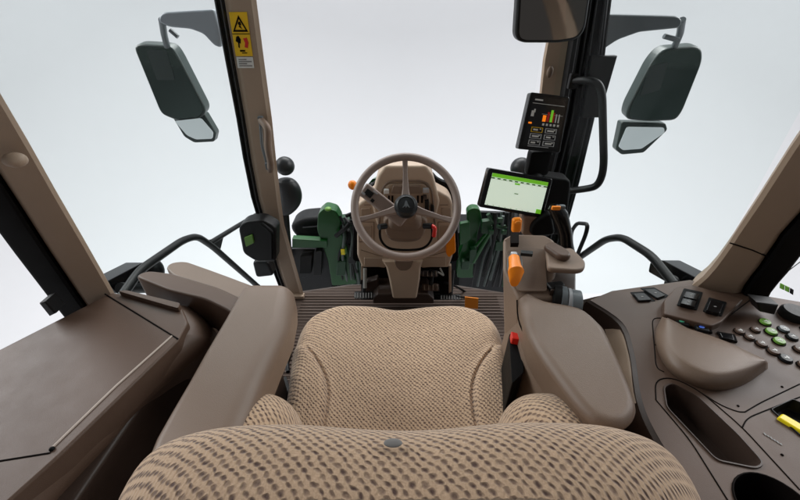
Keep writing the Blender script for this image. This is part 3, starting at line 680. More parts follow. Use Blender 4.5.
bm = NB(); tube(bm, catmull([P(438, 283, y=1.42), P(450, 284, y=1.42), P(464, 291, z=.02), P(476, 300, z=.02)], 5), .006, 8); obj('cable', bm, 'rubber', t)
bm = NB(); prism(bm, rnd(PZ([(364, 266), (385, 268), (386, 262), (420, 262), (422, 268), (446, 266), (446, 258), (364, 258)], y=YC - .006), .005), (0, .02, 0), .004); obj('lower_trim', bm, 'tan', t)

# ============================================================ STEERING WHEEL
WC = P(406, 206, y=1.10); n = V((0, -cos(R(42)), sin(R(42)))); mw = frame(WC, n, (1, 0, 0))
sc_ = t; t = bpy.data.objects.new('steering_wheel', None); C.objects.link(t); t.parent = sc_; t.location = WC - V(sc_['_b']); t['_b'] = tuple(WC)
RW = .171
bm = NB(); tube(bm, [mw @ V((RW * cos(2 * pi * k / 72), RW * sin(2 * pi * k / 72), 0)) for k in range(72)], .0135, 16, closed=True); obj('rim', bm, 'wheel', t)
for a in (91, 197, -18):
    d = V((cos(R(a)), sin(R(a)), 0)); s = V((-d.y, d.x, 0)); rings = []
    for q, w, h, zz in ((.02, .022, .010, -.010), (.06, .014, .0075, -.012), (.12, .0095, .006, -.008), (.168, .012, .007, 0)):
        rings.append([mw @ (d * q + s * w * .5 * cx_ * 1.6 + V((0, 0, zz + h * cz_))) for cx_, cz_ in ((-1, -.5), (-.7, -1), (.7, -1), (1, -.5), (1, .5), (.7, 1), (-.7, 1), (-1, .5))])
    bm = NB(); loft(bm, rings); obj('spoke', bm, 'wheel', t)
bm = NB(); lathe(bm, [(.036, -.03), (.04, -.012), (.039, .004), (.035, .012), (.028, .017), (.0275, .0155), (.014, .018), (.001, .0185)], mw, 36); hub = obj('hub_cap', bm, 'char', t)
bm = NB()
prof_em = [(-.013, -.010), (-.006, -.002), (-.003, .011), (.0, .014), (.003, .011), (.006, .002), (.013, -.010), (.008, -.009), (.003, -.003), (.001, -.010), (-.001, -.010), (-.003, -.003), (-.008, -.009)]
prism(bm, [mw @ V((x, y_, .0183)) for x, y_ in prof_em], mw.to_3x3() @ V((0, 0, .0015))); obj('emblem', bm, 'bracket', hub, wn=False)
bm = NB(); tube(bm, [mw @ V((0, 0, -.02)), mw @ V((0, -.0, -.13))], .022); obj('column_neck', bm, 'wheel', t)

# ============================================================ MONITORS
t = thing('monitor_post', P(540, 200, y=1.1), 'black mounting arm carrying both screens', 'mount')
bm = NB(); tube(bm, bend([P(538, 150, y=1.13), P(535, 182, y=1.08), P(520, 200, y=1.0), P(520, 232, y=.93)], .05), .024, 12); obj('arm', bm, 'black', t)
bm = NB(); box(bm, P(538, 162, y=1.09), (.07, .04, .08), .012); obj('clamp', bm, 'rubber', t)
bm = NB(); prism(bm, rnd(PZ([(540, 176), (572, 180), (566, 236), (536, 234)], y=1.08), .02), (0, .06, 0), .01); obj('cable_cover', bm, 'rubber', t)

def screen(label, q, y0, y1, thick, m_case, bez=.06):
    """q: tl,tr,br,bl in photo; y0 top depth, y1 bottom depth"""
    Q = [P(*q[0], y=y0), P(*q[1], y=y0), P(*q[2], y=y1), P(*q[3], y=y1)]
    t = thing('monitor', Q[0].lerp(Q[2], .5), label, 'monitor'); nrm = (Q[1] - Q[0]).cross(Q[3] - Q[0]).normalized()
    if nrm.y < 0: nrm = -nrm      # away from camera
    bm = NB(); prism(bm, rnd(Q, .006), nrm * thick, .003); obj('case', bm, m_case, t)
    def uvp(u, v, lift):
        return (Q[0].lerp(Q[1], u)).lerp(Q[3].lerp(Q[2], u), v) - nrm * lift
    return t, uvp, nrm
def uvquad(bm, uvp, nrm, u0, v0, u1, v1, lift, mi=0):
    b2 = NB(); prism(b2, [uvp(u0, v0, lift), uvp(u1, v0, lift), uvp(u1, v1, lift), uvp(u0, v1, lift)], nrm * .0005); merge(bm, b2, mi)
t, uvp, nrm = screen('wide touchscreen showing a white page under a green bar', ((489, 168), (553, 179), (543, 218), (479, 207)), .93, .90, .028, 'gloss')
bm = NB(); uvquad(bm, uvp, nrm, .07, .10, .94, .91, .001); sc = obj('screen', bm, 'scr_white', t, wn=False)
bm = NB()
uvquad(bm, uvp, nrm, .07, .10, .94, .19, .0018, 0); uvquad(bm, uvp, nrm, .07, .20, .94, .235, .0018, 1); uvquad(bm, uvp, nrm, .44, .25, .52, .29, .0018, 0)
uvquad(bm, uvp, nrm, .86, .80, .94, .91, .0018, 0); uvquad(bm, uvp, nrm, .47, .50, .53, .52, .0018, 1)
for k in range(9): uvquad(bm, uvp, nrm, .12 + .09 * k, .205, .16 + .09 * k, .228, .0026, 2)
for k in range(8): uvquad(bm, uvp, nrm, .10 + .09 * k, .885, .12 + .09 * k, .895, .0026, 1)
obj('screen_graphics', bm, ['scr_green', 'scr_dgreen', 'scr_white'], sc, wn=False)
t, uvp, nrm = screen('small upright screen with dark background and coloured bar gauges', ((531, 92), (570, 97), (560, 153), (518, 149)), 1.09, 1.05, .03, 'gloss')
bm = NB(); uvquad(bm, uvp, nrm, .08, .06, .92, .93, .001); sc = obj('screen', bm, 'scr_black', t, wn=False)
bm = NB(); G = lambda a, b, c, d, m_: uvquad(bm, uvp, nrm, a, b, c, d, .0018, m_)
G(.14, .10, .34, .125, 3); G(.10, .17, .90, .178, 3)
G(.12, .30, .19, .40, 3); G(.17, .27, .21, .33, 3)
G(.42, .36, .50, .47, 1); G(.52, .30, .58, .47, 2); G(.60, .26, .66, .47, 0); G(.66, .30, .70, .47, 2); G(.73, .32, .76, .47, 3); G(.80, .32, .83, .47, 3); G(.38, .34, .90, .345, 3)
for k in range(5): G(.44 + .09 * k, .50, .49 + .09 * k, .54, 3)
G(.10, .50, .18, .53, 1)
for r_ in range(3):
    for c_ in range(2):
        u0 = .20 + .34 * c_; v0 = .58 + .115 * r_
        mm = 4 if (r_ == 0 and c_ == 0) else 5
        G(u0, v0, u0 + .28, v0 + .09, mm); uvquad(bm, uvp, nrm, u0 + .02, v0 + .01, u0 + .26, v0 + .08, .0024, 6)
        uvquad(bm, uvp, nrm, u0 + .05, v0 + .03, u0 + .16 + .05 * ((r_ + c_) % 2), v0 + .06, .003, 3)
        uvquad(bm, uvp, nrm, u0 + .20, v0 + .02, u0 + .24, v0 + .035, .003, 3)
G(.2, .93 - .01, .7, .93, 5)
obj('screen_graphics', bm, ['scr_green', 'scr_orange', 'red', 'white', 'yellow', 'scr_grey', 'scr_black'], sc, wn=False)

# ============================================================ LEFT CONSOLE
ZL = .78
t = thing('side_console', P(90, 390, z=0), 'brown moulded console with flat lid along the left side', 'console')
edge_in = [(180, 305), (187, 318), (184, 332), (176, 341), (118, 397), (56, 458), (0, 512), (-40, 552)]
top = rnd(PZ([(-160, 430), (112, 292), (150, 298), (182, 308), (188, 322), (178, 340), (60, 455), (-40, 545), (-200, 640)], z=ZL), .006)
bm = NB(); prism(bm, top, (0, 0, -.05), .008, 3, both=False); obj('lid', bm, 'brown', t)
# flank: lofted strips from lid edge down to the seat side
s0 = PZ(edge_in, z=ZL - .012)
s1 = PZ([(192, 308), (206, 322), (207, 334), (200, 346), (140, 398), (104, 440), (62, 484), (20, 530)], z=.735)
s2 = PZ([(206, 312), (228, 336), (232, 350), (222, 366), (180, 398), (140, 450), (104, 490), (60, 540)], z=.60)
s3 = [p + V((.03, 0, -.45)) for p in s2]
bm = NB(); cols = [[p + V((-.03, 0, 0)) for p in s0], s0, [a.lerp(b, .5) + V((0, 0, .006)) for a, b in zip(s0, s1)], s1, [p + V((.006, 0, -.012)) for p in s1], [a.lerp(b, .5) + V((-.008, 0, -.01)) for a, b in zip(s1, s2)], s2, s3]
cols = [catmull(c, 4) for c in cols]; loft(bm, cols, closed=False)
sol = obj('flank', bm, 'brown', t); md = sol.modifiers.new('s', 'SOLIDIFY'); md.thickness = .004; md.offset = -1
sol.modifiers.new('sub', 'SUBSURF').levels = 1; sol.modifiers['sub'].render_levels = 1
bm = NB()
tube(bm, PZ([(105, 294), (178, 339)], z=ZL + .0002), .0016, 6); tube(bm, PZ([(0, 461), (50, 453), (54, 447)], z=ZL + .0002), .0014, 6); tube(bm, PZ([(-30, 463), (0, 461)], z=ZL + .0002), .0014, 6)
obj('panel_gap', bm, 'slot', t)
bm = NB(); tube(bm, PZ([(52, 448), (116, 386), (172, 336)], z=ZL + .0005), .0020, 8); obj('lid_edge_glint', bm, 'glint', t)  # thin pale line paints the highlight along the lid seam
bm = NB(); sphere(bm, P(52, 449, z=ZL + .001), .0038); obj('screw', bm, 'rubber', t)
bm = NB(); prism(bm, rnd(PZ([(118, 291), (126, 290), (180, 303), (178, 308), (170, 306)], z=ZL + .012), .004), (0, 0, -.012), .003); obj('front_ridge', bm, 'brown', t)
bm = NB(); prism(bm, [p + V((0, 0, -.045)) for p in PZ([(-150, 445), (70, 322), (112, 300), (172, 312), (170, 338), (60, 446), (-60, 540)], z=ZL)], (0, 0, -.7), .01); obj('body', bm, 'brown_d', t)
bm = NB(); prism(bm, [V((-.9, .1, .72)), V((-.50, .1, .72)), V((-.48, .52, .72)), V((-.56, .62, .72)), V((-.75, .62, .72))], (0, 0, -.7), .01); obj('inner_body', bm, 'brown_d', t)

# fender ledge pads ahead of the console (door side)
t = thing('door_ledge', P(210, 280, y=1.0), 'rounded brown ledge under the left side glass, the one farther away', 'ledge')
bm = NB(); rings = []
def padring(c, w, h, ax):
    ax = V(ax).normalized(); s = ax.cross(V((0, 0, 1))).normalized(); u = s.cross(ax)
    return [c + s * w * (abs(cos(a)) ** .38) * (1 if cos(a) > 0 else -1) + u * h * (abs(sin(a)) ** .38) * (1 if sin(a) > 0 else -1) for a in [2 * pi * k / 20 + .01 for k in range(20)]]
def pad(bm, pts, name=None):
    cs = [p[0] for p in pts]; rings = []
    for i, (c, w, h) in enumerate(pts):
        ax = cs[min(i + 1, len(cs) - 1)] - cs[max(i - 1, 0)]; rings.append(padring(c, w, h, ax))
    loft(bm, rings)
prism(bm, rnd(PZ([(165, 267), (171, 262), (185, 260.5), (215, 271), (258, 287), (272, 300), (262, 312), (240, 299), (212, 287), (172, 275)], z=.72), .02), (0, 0, -.12), .016, 4)
obj('ledge_pad', bm, 'arm', t)
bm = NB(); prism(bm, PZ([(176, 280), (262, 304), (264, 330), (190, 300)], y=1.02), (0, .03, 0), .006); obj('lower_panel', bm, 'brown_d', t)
t = thing('door_ledge', P(180, 285, y=.8), 'darker brown tapering ledge beside the console, the nearer one', 'ledge')
bm = NB(); prism(bm, rnd(PZ([(134, 276), (147, 270), (172, 273), (219, 287), (246, 300), (262, 320), (252, 334), (230, 311), (206, 299), (168, 290)], z=.79), .02), (0, 0, -.10), .014, 4)
obj('ledge_pad', bm, 'brown', t)
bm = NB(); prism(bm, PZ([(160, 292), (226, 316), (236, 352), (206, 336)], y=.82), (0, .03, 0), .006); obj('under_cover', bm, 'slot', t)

# ============================================================ SEAT
t = thing('operator_seat', (0, .5, .1), 'beige woven cloth seat with dark stitch pattern, bolsters and tall backrest', 'seat')
def uvgrid(bm, nu, nv, f, uvf):
    uvl = bm.loops.layers.uv.new('UVMap'); vs = [[bm.verts.new(f(i / nu, j / nv)) for i in range(nu + 1)] for j in range(nv + 1)]
    for j in range(nv):
        for i in range(nu):
            fc = bm.faces.new((vs[j][i], vs[j][i + 1], vs[j + 1][i + 1], vs[j + 1][i]))
            for l, (a, b) in zip(fc.loops, ((i, j), (i + 1, j), (i + 1, j + 1), (i, j + 1))): l[uvl].uv = uvf(a / nu, b / nv)
# cushion: plan half width w(y); profile rolls over on all sides
CY0, CY1, CZ = .36, .905, .555
def cush(u, v):
    # u across -1..1 , v 0 rear..1 front ; edge roll
    a = u * 2 - 1; sa = 1 if a > 0 else -1
    e = abs(a); roll = 0
    b = v
    hw = .266 + .042 * min(1, v / .75)
    # side roll: last 14% of u goes down
    if e > .84: th = (e - .84) / .16 * (pi / 2); x = .84 * hw * .0 + (hw - .05) + .05 * sin(th); dz = -.09 * (1 - cos(th)); 
    else: x = (hw - .05) * (e / .84); dz = 0
    if v > .86: tv = (v - .86) / .14 * (pi / 2); y = CY1 - .07 + .07 * sin(tv); dv = -.11 * (1 - cos(tv))
    else: y = CY0 + (CY1 - .07 - CY0) * (v / .86); dv = 0
    # plan corner rounding at the front
    fx = max(0, (x - .15) / .14); y -= .085 * min(fx, 1.05) ** 2.6 * max(0, (y - .58) / .3)
    # front edge slightly dipped in the middle
    y -= .012 * math.exp(-(x / .06) ** 2) * max(0, (y - .7) / .17)
    z = CZ + dz + dv - .018 * math.exp(-(x / .12) ** 2) * (1 - abs(v - .4))
    # side bolster inside an arc seam
    yb = .70; xb = .172 + .10 * max(0, (y - .50) / (yb - .50)) ** 2.2 if y < yb else .30
    dd = x - xb
    if y < yb + .03:
        k = 1 / (1 + math.exp(-dd / .009)); z += .022 * k * (1 if y < yb - .02 else max(0, (yb + .03 - y) / .05))
        z -= .014 * math.exp(-(dd / .0045) ** 2) * min(1, max(0, (yb + .02 - y) / .04))
    z += .0016 * noise.noise(V((sa * x * 14, y * 14, 0)))
    return V((sa * x, y, z))
bm = NB(); uvgrid(bm, 150, 150, cush, lambda u, v: ((u * 2 - 1) * .335, v * .62)); o = obj('cushion', bm, 'fabric', t, wn=False)
bm = NB(); prism(bm, rnd([V((-.23, .36, .47)), V((.23, .36, .47)), V((.23, .78, .47)), V((-.23, .78, .47))], .05), (0, 0, -.08), .01); obj('seat_pan', bm, 'black', t)
bm = NB(); rings = [[V((sx * w, .6 + sy * w * .95, z)) for sx, sy in ((-1, -1), (1, -1), (1, 1), (-1, 1))] for z, w in ((.39, .2), (.36, .19), (.33, .17), (.30, .19), (.27, .17), (.24, .19), (.21, .17), (.18, .19), (.12, .2), (.02, .21))]
loft(bm, rings); obj('suspension_bellows', bm, 'rubber', t)
# backrest: superellipsoid with dented crown
def sgnp(v, e): return (abs(v) ** e) * (1 if v > 0 else -1)
def back(u, v):
    th = u * 2 * pi; ph = (v - .5) * pi
    cx, cy = sgnp(cos(th), .62), sgnp(sin(th), .75); cz = sgnp(sin(ph), .66); k = sgnp(cos(ph), .74)
    x = .012 + .385 * cx * k; y = .175 + .105 * cy * k; z = .675 + .29 * cz
    if cz > 0: z -= .012 * math.exp(-(x / .09) ** 2) * cz
    y += .03 * (abs(x) / .3) ** 2; z += .002 * noise.noise(V((x * 12, y * 12, z * 12)))
    return V((x, y, z))
def backuv(u, v):
    p = back(u, v)
    return (p.x * 1.0, p.y + .9 + (p.z - .9) * (-.9 if p.y < .16 else .9) * 1.0 * (1 if p.z < .92 else 0.0)) 
bm = NB(); uvgrid(bm, 160, 140, back, lambda u, v: (back(u, v).x, (back(u, v).y - back(u, v).z * (1 if back(u, v).y > .155 else -1)))); br = obj('backrest', bm, 'fabric', t, wn=False)
for s in (-1, 1):
    bm = NB()
    def bol(u, v, s=s):
        th = u * 2 * pi; ph = (v - .5) * pi; cx, cy, cz, k = sgnp(cos(th), .8), sgnp(sin(th), .8), sgnp(sin(ph), .8), sgnp(cos(ph), .8)
        return V((s * .262 + .088 * cx * k, .325 + .115 * cy * k, .635 + .15 * cz))
    uvgrid(bm, 60, 50, bol, lambda u, v: (bol(u, v).x, bol(u, v).y * 1.0 - bol(u, v).z * .8)); obj('bolster', bm, 'fabric', br, wn=False)
bm = NB(); b0 = back(.25, .5); sphere(bm, P(393, 443, z=.9575), (.010, .005, .0016)); obj('badge', bm, 'grey', br)
bm = NB()
prism(bm, rnd(PZ([(509, 333), (520, 336), (524, 372), (512, 384)], z=.69), .008), (0, 0, -.14), .006); bk = obj('belt_buckle', bm, 'rubber', t)
bm = NB(); prism(bm, rnd(PZ([(511, 331), (521, 334), (523, 340), (512, 338)], z=.71), .004), (0, 0, -.02), .002); obj('release_button', bm, 'red', bk)
bm = NB(); prism(bm, rnd(PZ([(276, 345), (287, 334), (290, 344), (285, 358), (278, 358)], z=.45), .01), (0, 0, -.05), .006); tube(bm, bend([P(278, 356, z=.42), P(286, 352, z=.43), P(288, 372, z=.44)], .01), .006); obj('adjuster', bm, 'black', t)
bm = NB(); prism(bm, rnd(PZ([(274, 385), (286, 375), (290, 388), (283, 402)], z=.46), .008), (0, 0, -.06), .006); obj('side_handle', bm, 'black', t)
bm = NB(); box(bm, P(276, 352, z=.40), (.02, .015, .01), .003); box(bm, P(281, 362, z=.40), (.015, .015, .01), .003); obj('bolt', bm, 'steel', t)

# ============================================================ LEFT ARMREST
t = thing('armrest', P(240, 380, z=.60), 'taupe padded armrest left of the seat', 'armrest')
A_top = [(243, 283), (260, 280.5), (284, 281), (293, 288), (292, 304), (280, 336), (262, 368), (250, 385), (240, 401), (205, 425), (176, 448), (160, 462), (150, 466), (150, 452), (162, 428), (196, 376), (224, 330), (236, 300)]
def inset(pts, d):
    out = []; n_ = len(pts)
    sg = 1 if sum(pts[i - 1].x * pts[i].y - pts[i].x * pts[i - 1].y for i in range(n_)) > 0 else -1
    for i, p in enumerate(pts):
        tng = (pts[(i + 1) % n_] - pts[i - 1]).normalized(); nn = V((-tng.y, tng.x, 0)).normalized() * sg
        out.append(p + nn * d)
    return out
def padded(bm, outline, drop, dz_top=0, rad=.016, tilt=(0, 0), base=.0):
    """padded block: outline at full girth, rolled top edge, straight flank"""
    o0 = catmull(outline + [outline[0]], 4)[:-1]; rings = []
    c = sum(o0, V()) / len(o0)
    T = lambda p, dz: V((p.x, p.y, p.z + dz))
    for k in range(6, -1, -1):
        a = k / 6 * pi / 2; ins = inset(o0, rad * (1 - cos(a)) + .0001); rings.append([T(p, -rad + rad * sin(a)) for p in ins])
    rings += [[T(p, -drop * f) for p in inset(o0, base * f)] for f in (.5, .9, 1)]
    # dome the top
    n_ = len(o0); vs = [[bm.verts.new(p) for p in r] for r in rings[::-1]]
    for a, b in zip(vs, vs[1:]):
        for i in range(n_): bm.faces.new((a[i], a[(i + 1) % n_], b[(i + 1) % n_], b[i]))
    bm.faces.new(vs[0][::-1])
    topf = bm.faces.new(vs[-1]); bmesh.ops.triangulate(bm, faces=[topf], quad_method='BEAUTY', ngon_method='BEAUTY')
bm = NB(); rings = []
st_ = [(284, 244, 290), (288, 241, 292), (296, 236, 292), (320, 222, 287), (350, 204, 273), (380, 187, 260), (410, 169, 249), (436, 154, 239), (462, 143, 229), (490, 132, 218)]
def arm_sec(l, r, sc, zt=.80, h=.105, ro=.016, ri=.036):
    w = r.x - l.x; y = l.y; m_ = (l.x + r.x) / 2; pts = []
    for cx0, cz0, rad, a0 in ((r.x - ri, zt - ri, ri, 0), (l.x + ro, zt - ro, ro, 90), (l.x + ro, zt - h + ro, ro, 180), (r.x - ro * 1.6, zt - h + ro * 1.6, ro * 1.6, 270)):
        for k in range(7):
            a = R(a0 + 15 * k); pts.append(V((cx0 + rad * cos(a), y, cz0 + rad * sin(a))))
    zc = zt - h * .5
    return [V((m_ + (p.x - m_) * sc, p.y, zc + (p.z - zc) * sc)) for p in pts]
L0_ = [P(a[1], a[0], z=.80) for a in st_]; R0_ = [P(a[2], a[0], z=.80) for a in st_]
for k, sc_k in ((0, .70), (.25, .88), (.5, .95), (1, 1)):
    dy = .022 * (1 - k); l, r = L0_[1].copy(), R0_[1].copy(); l.y += dy; r.y += dy; rings.append(arm_sec(l, r, sc_k))
rings += [arm_sec(l, r, 1) for l, r in zip(L0_[2:], R0_[2:])]
loft(bm, rings); obj('pad', bm, 'arm', t)
bm = NB(); prism(bm, PZ([(236, 330), (270, 330), (250, 380), (210, 400)], z=.70), (0, 0, -.25), .01); obj('support', bm, 'brown_d', t)

# ============================================================ RIGHT ARMREST + CONTROLS
t = thing('control_armrest', P(580, 380, z=.55), 'wide taupe control armrest right of the seat with levers at its front', 'armrest')
B_top = [(519, 296), (527, 290), (545, 298), (580, 305), (602, 322), (610, 334), (624, 364), (637, 396), (638, 412), (626, 424), (606, 424), (588, 414), (560, 380), (530, 334)]
bm = NB(); padded(bm, PZ(B_top, z=.81), .09, rad=.018, base=.012); obj('pad', bm, 'arm', t)
bm = NB(); prism(bm, PZ([(512, 300), (540, 302), (590, 350), (625, 415), (600, 432), (560, 402), (525, 345)], z=.735), (0, 0, -.32), .012); obj('support', bm, 'tan_d', t)
# front control housing: side panel + sloping face
bm = NB()
top_ = PZ([(503, 238, .86), (512, 233, .87), (545, 234, .87), (555, 240, .865), (556, 262, .84), (554, 300, .80), (518, 300, .80), (503, 270, .83)])
prism(bm, rnd(top_, .008), (0.07, 0, -.40), .008); hs = obj('control_housing', bm, 'tan_d', t)
bm = NB(); prism(bm, rnd(PZ([(506, 252, .853), (528, 248, .858), (545, 250, .856), (547, 292, .811), (518, 292, .811), (509, 274, .832)]), .006), (0, 0, .003), .002); fp = obj('face_plate', bm, 'arm', t)
bm = NB(); prism(bm, rnd(PZ([(521, 250), (533, 251), (533, 254), (521, 253)], z=.872), .002), (0, 0, -.008)); obj('dark_badge', bm, 'char', t)
bm = NB(); prism(bm, PZ([(511, 232), (519, 232), (519, 243), (511, 243)], z=.878), (0, 0, -.012), .001); obj('lever_gate', bm, 'slot', t)
# lever 1 (upper)
bm = NB(); m1 = frame(P(516.5, 225, y=.86), (P(516.5, 224, y=.86) - P(515.5, 236, y=.86)), (1, 0, 0))
box(bm, (0, 0, .0), (.026, .020, .044), .008, m1, 3); l1 = obj('speed_lever', bm, 'orange', t)
bm = NB(); tube(bm, [m1 @ V((0, 0, -.02)), m1 @ V((0, 0, -.06))], .004); obj('lever_stem', bm, 'rubber', l1)
bm = NB(); sphere(bm, (0, -.011, .014), (.008, .003, .005), mtx=m1); obj('thumb_button', bm, 'orange_f', l1)
# lever 2 (lower) with grey bezel
bm = NB(); prism(bm, rnd(PZ([(507, 256, .862), (518, 252, .866), (523, 262, .857), (521, 280, .838), (512, 284, .834), (507, 272, .845)]), .02), (0, 0, .004), .002); obj('lever_bezel', bm, 'bracket', t)
bm = NB(); rings = []
for px, py, z, w in ((513, 256, .882, .006), (514, 258, .885, .012), (515, 266, .882, .013), (516, 272, .878, .017), (515, 280, .866, .012), (514.5, 284, .858, .008)):
    c = P(px, py, z=z); rings.append([c + V((w * cos(a * pi / 8), w * .5 * sin(a * pi / 8) * .2, w * .8 * sin(a * pi / 8))) for a in range(16)])
loft(bm, rings); obj('throttle_lever', bm, 'orange', t)
bm = NB(); box(bm, P(514, 254, z=.874), (.014, .012, .008), .003); obj('lever_tip', bm, 'chrome_d', t)
# ledge to the right of the housing + dark recess + rollers
bm = NB(); prism(bm, rnd(PZ([(546, 250), (572, 247), (586, 261), (585, 268), (578, 270), (548, 268)], z=.862), .012), (0, 0, -.014), .005, 3); obj('hand_ledge', bm, 'tan_d', t)
bm = NB(); prism(bm, rnd(PZ([(543, 244), (552, 240), (570, 250), (572, 256), (560, 256)], z=.878), .012), (0, 0, -.016), .006, 3); obj('joystick_boot', bm, 'brown', t)
bm = NB(); prism(bm, PZ([(551, 270), (576, 270), (576, 290), (551, 290)], z=.82), (0, 0, -.10), .004); obj('recess', bm, 'brown_d', t)
for k, (px, py, m_, r_, w_) in enumerate(((555.5, 296, 'black', .034, .010), (561.5, 298, 'bracket', .034, .007), (567, 300, 'chrome_d', .034, .004), (573.5, 302, 'bracket', .034, .012))):
    bm = NB(); m6 = frame(P(px, py + 3, z=.790), (1, -.25, 0), (0, 0, 1)); lathe(bm, [(r_ * .8, -w_), (r_, -w_ * .8), (r_, w_ * .8), (r_ * .8, w_)], m6, 28); obj('thumb_wheel', bm, m_, t)
bm = NB(); prism(bm, rnd(PZ([(545, 282), (562, 280), (566, 285), (552, 289)], z=.822), .006), (0, 0, -.012), .004); obj('wheel_guard', bm, 'black', t)
# seam on the side
bm = NB(); tube(bm, catmull(PZ([(517, 300, .80), (520, 325, .765), (540, 360, .75), (566, 398, .745), (590, 425, .742)]), 5), .0016, 6); obj('panel_gap', bm, 'slot', t)

# joystick
t = thing('joystick', P(563, 245, z=.88), 'black joystick grip with orange tip behind the armrest controls', 'joystick')
bm = NB(); rings = []
for px, py, w in ((567, 252, .020), (566, 244, .018), (565, 232, .017), (562, 222, .019), (559, 214, .021), (556, 208, .018), (554, 205, .009)):
    c = P(px, py, y=.84); rings.append([c + V((w * cos(a * pi / 10), w * .9 * sin(a * pi / 10), w * .25 * cos(a * pi / 10))) for a in range(20)])
loft(bm, rings[::-1]); obj('grip', bm, 'gloss', t)
bm = NB(); box(bm, P(556, 208, y=.818), (.022, .008, .011), .003); obj('orange_switch', bm, 'orange', t)
bm = NB(); box(bm, P(562, 207, y=.825), (.016, .012, .012), .004); obj('grey_switch', bm, 'bracket', t)
t = thing('screen_cover', P(528, 222, y=.92), 'tan moulded cover between the wide touchscreen and the joystick', 'cover')
bm = NB(); prism(bm, rnd(PZ([(524, 216), (550, 218), (546, 236), (522, 236)], y=.90), .012), (0, .05, 0), .006); obj('cover_shell', bm, 'tan_d', t)
bm = NB(); prism(bm, rnd(PZ([(532, 224), (552, 212), (556, 236), (530, 237)], y=.885), .02), (0, .03, 0), .008); obj('dark_boot', bm, 'rubber', t)

# ============================================================ RIGHT CONSOLE
ZR = .76
t = thing('side_console', P(720, 400, z=0), 'brown switch console along the right side with buttons and tray', 'console')
INR = catmull(PZ([(590, 300), (622, 322), (634, 352), (642, 400), (660, 440), (703, 505), (780, 620)], z=ZR), 5)
outer = PZ([(612, 291), (690, 280), (742, 292), (1000, 336), (1000, 640)], z=ZR) + INR[::-1]
tray = rnd(PZ([(664, 388), (672, 384), (697, 397), (737, 435), (762, 463), (755, 468), (716, 460), (667, 408)], z=ZR), .008, 3)
cupc = P(778, 512, z=ZR); cup = [cupc + V((.050 * cos(a * pi / 16), .050 * sin(a * pi / 16), 0)) for a in range(32)]
slot_ = rnd(PZ([(771, 410), (792, 400), (830, 416), (830, 446), (800, 436)], z=ZR), .004, 3)
bm = NB(); es = []
for loop in (outer, tray, cup, slot_):
    vs = [bm.verts.new(p) for p in loop]; es += [bm.edges.new((vs[i], vs[(i + 1) % len(vs)])) for i in range(len(vs))]
bmesh.ops.triangle_fill(bm, edges=es, use_beauty=True)
o = obj('top_panel', bm, 'brown', t, wn=False)
bm = NB(); prism(bm, [p + V((0, 0, -.004)) for p in outer], (0, 0, -.02)); 
bm.free()
def well(name, loop, depth, m_, shrink=.9, floor=True):
    bm = NB(); c = sum(loop, V()) / len(loop)
    lip = [[c + (p - c) * s + V((0, 0, dz)) for p in loop] for s, dz in ((1.045, -.0005), (1.03, .0028), (1.0, .0028), (.985, -.001))]
    rings = lip + [[c + (p - c) * (1 - (1 - shrink) * f) + V((0, 0, -depth * f)) for p in loop] for f in (.1, .5, .92)] + [[c + (p - c) * (shrink - .05) + V((0, 0, -depth)) for p in loop]]
    vs = [[bm.verts.new(p) for p in r] for r in rings]; n_ = len(loop)
    for a, b in zip(vs, vs[1:]):
        for i in range(n_): bm.faces.new((a[i], a[(i + 1) % n_], b[(i + 1) % n_], b[i]))
    bm.faces.new(vs[-1]); return obj(name, bm, m_, t)
well('storage_tray', tray, .05, 'brown_d'); well('cup_holder', cup, .09, 'slot', .85); well('card_slot', slot_, .02, 'black')
bm = NB(); prism(bm, rnd(PZ([(778, 417), (783, 413), (830, 440), (826, 446)], z=ZR + .006), .004), (0, 0, -.02), .004); obj('yellow_cover', bm, 'yellow_g', t)
bm = NB(); 
for k in range(6): box(bm, P(765 + k * 3.2, 434 + k * 2.0, z=ZR + .001), (.0026, .0042 - .0012 * (k % 2), .0003))
obj('embossed_lettering', bm, 'grey', t)
# flank down to the seat side with a light inner lip
f0 = PZ([(590, 300), (622, 322), (634, 352), (642, 400), (660, 440), (703, 505), (780, 620)], z=ZR - .001)
f1 = [p + V((-.012, 0, -.02)) for p in f0]; f2 = [p + V((-.02, 0, -.10)) for p in f0]; f3 = [p + V((-.02, 0, -.7)) for p in f0]
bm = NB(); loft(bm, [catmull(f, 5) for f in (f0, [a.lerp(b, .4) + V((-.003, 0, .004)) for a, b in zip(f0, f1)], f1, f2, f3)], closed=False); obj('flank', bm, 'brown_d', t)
g0 = PZ([(582, 300), (606, 298), (620, 330), (628, 372), (632, 404)], z=ZR - .01)
bm = NB(); loft(bm, [catmull(g, 5) for g in ([p + V((-.018, 0, -.03)) for p in g0], g0, [p + V((.008, 0, .003)) for p in g0], [p + V((.028, 0, -.012)) for p in g0], [p + V((.03, 0, -.2)) for p in g0])], closed=False); obj('inner_lip', bm, 'tan', t)
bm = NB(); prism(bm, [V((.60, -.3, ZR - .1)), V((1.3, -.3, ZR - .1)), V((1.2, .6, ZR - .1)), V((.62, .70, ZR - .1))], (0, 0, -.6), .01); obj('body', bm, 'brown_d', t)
bm = NB()
for pts in ([(664, 318), (652, 318), (656, 368), (664, 372)], [(656, 400), (655, 380), (672, 377), (700, 391), (742, 427), (800, 490)], [(745, 412), (760, 403), (800, 384)], [(742, 428), (747, 418), (800, 397)], [(700, 392), (720, 405), (738, 412), (745, 412)], [(720, 323), (800, 262)], [(656, 400), (690, 440), (740, 520)]):
    tube(bm, bend(PZ(pts, z=ZR + .0002), .02), .0011, 6)
obj('panel_gap', bm, 'slot', t)
bm = NB()
for a, b in ((738, 406), (782, 387), (782, 455), (675, 374), (656, 345)): sphere(bm, P(a, b, z=ZR), .0022, 10)
obj('screw', bm, 'slot', t)
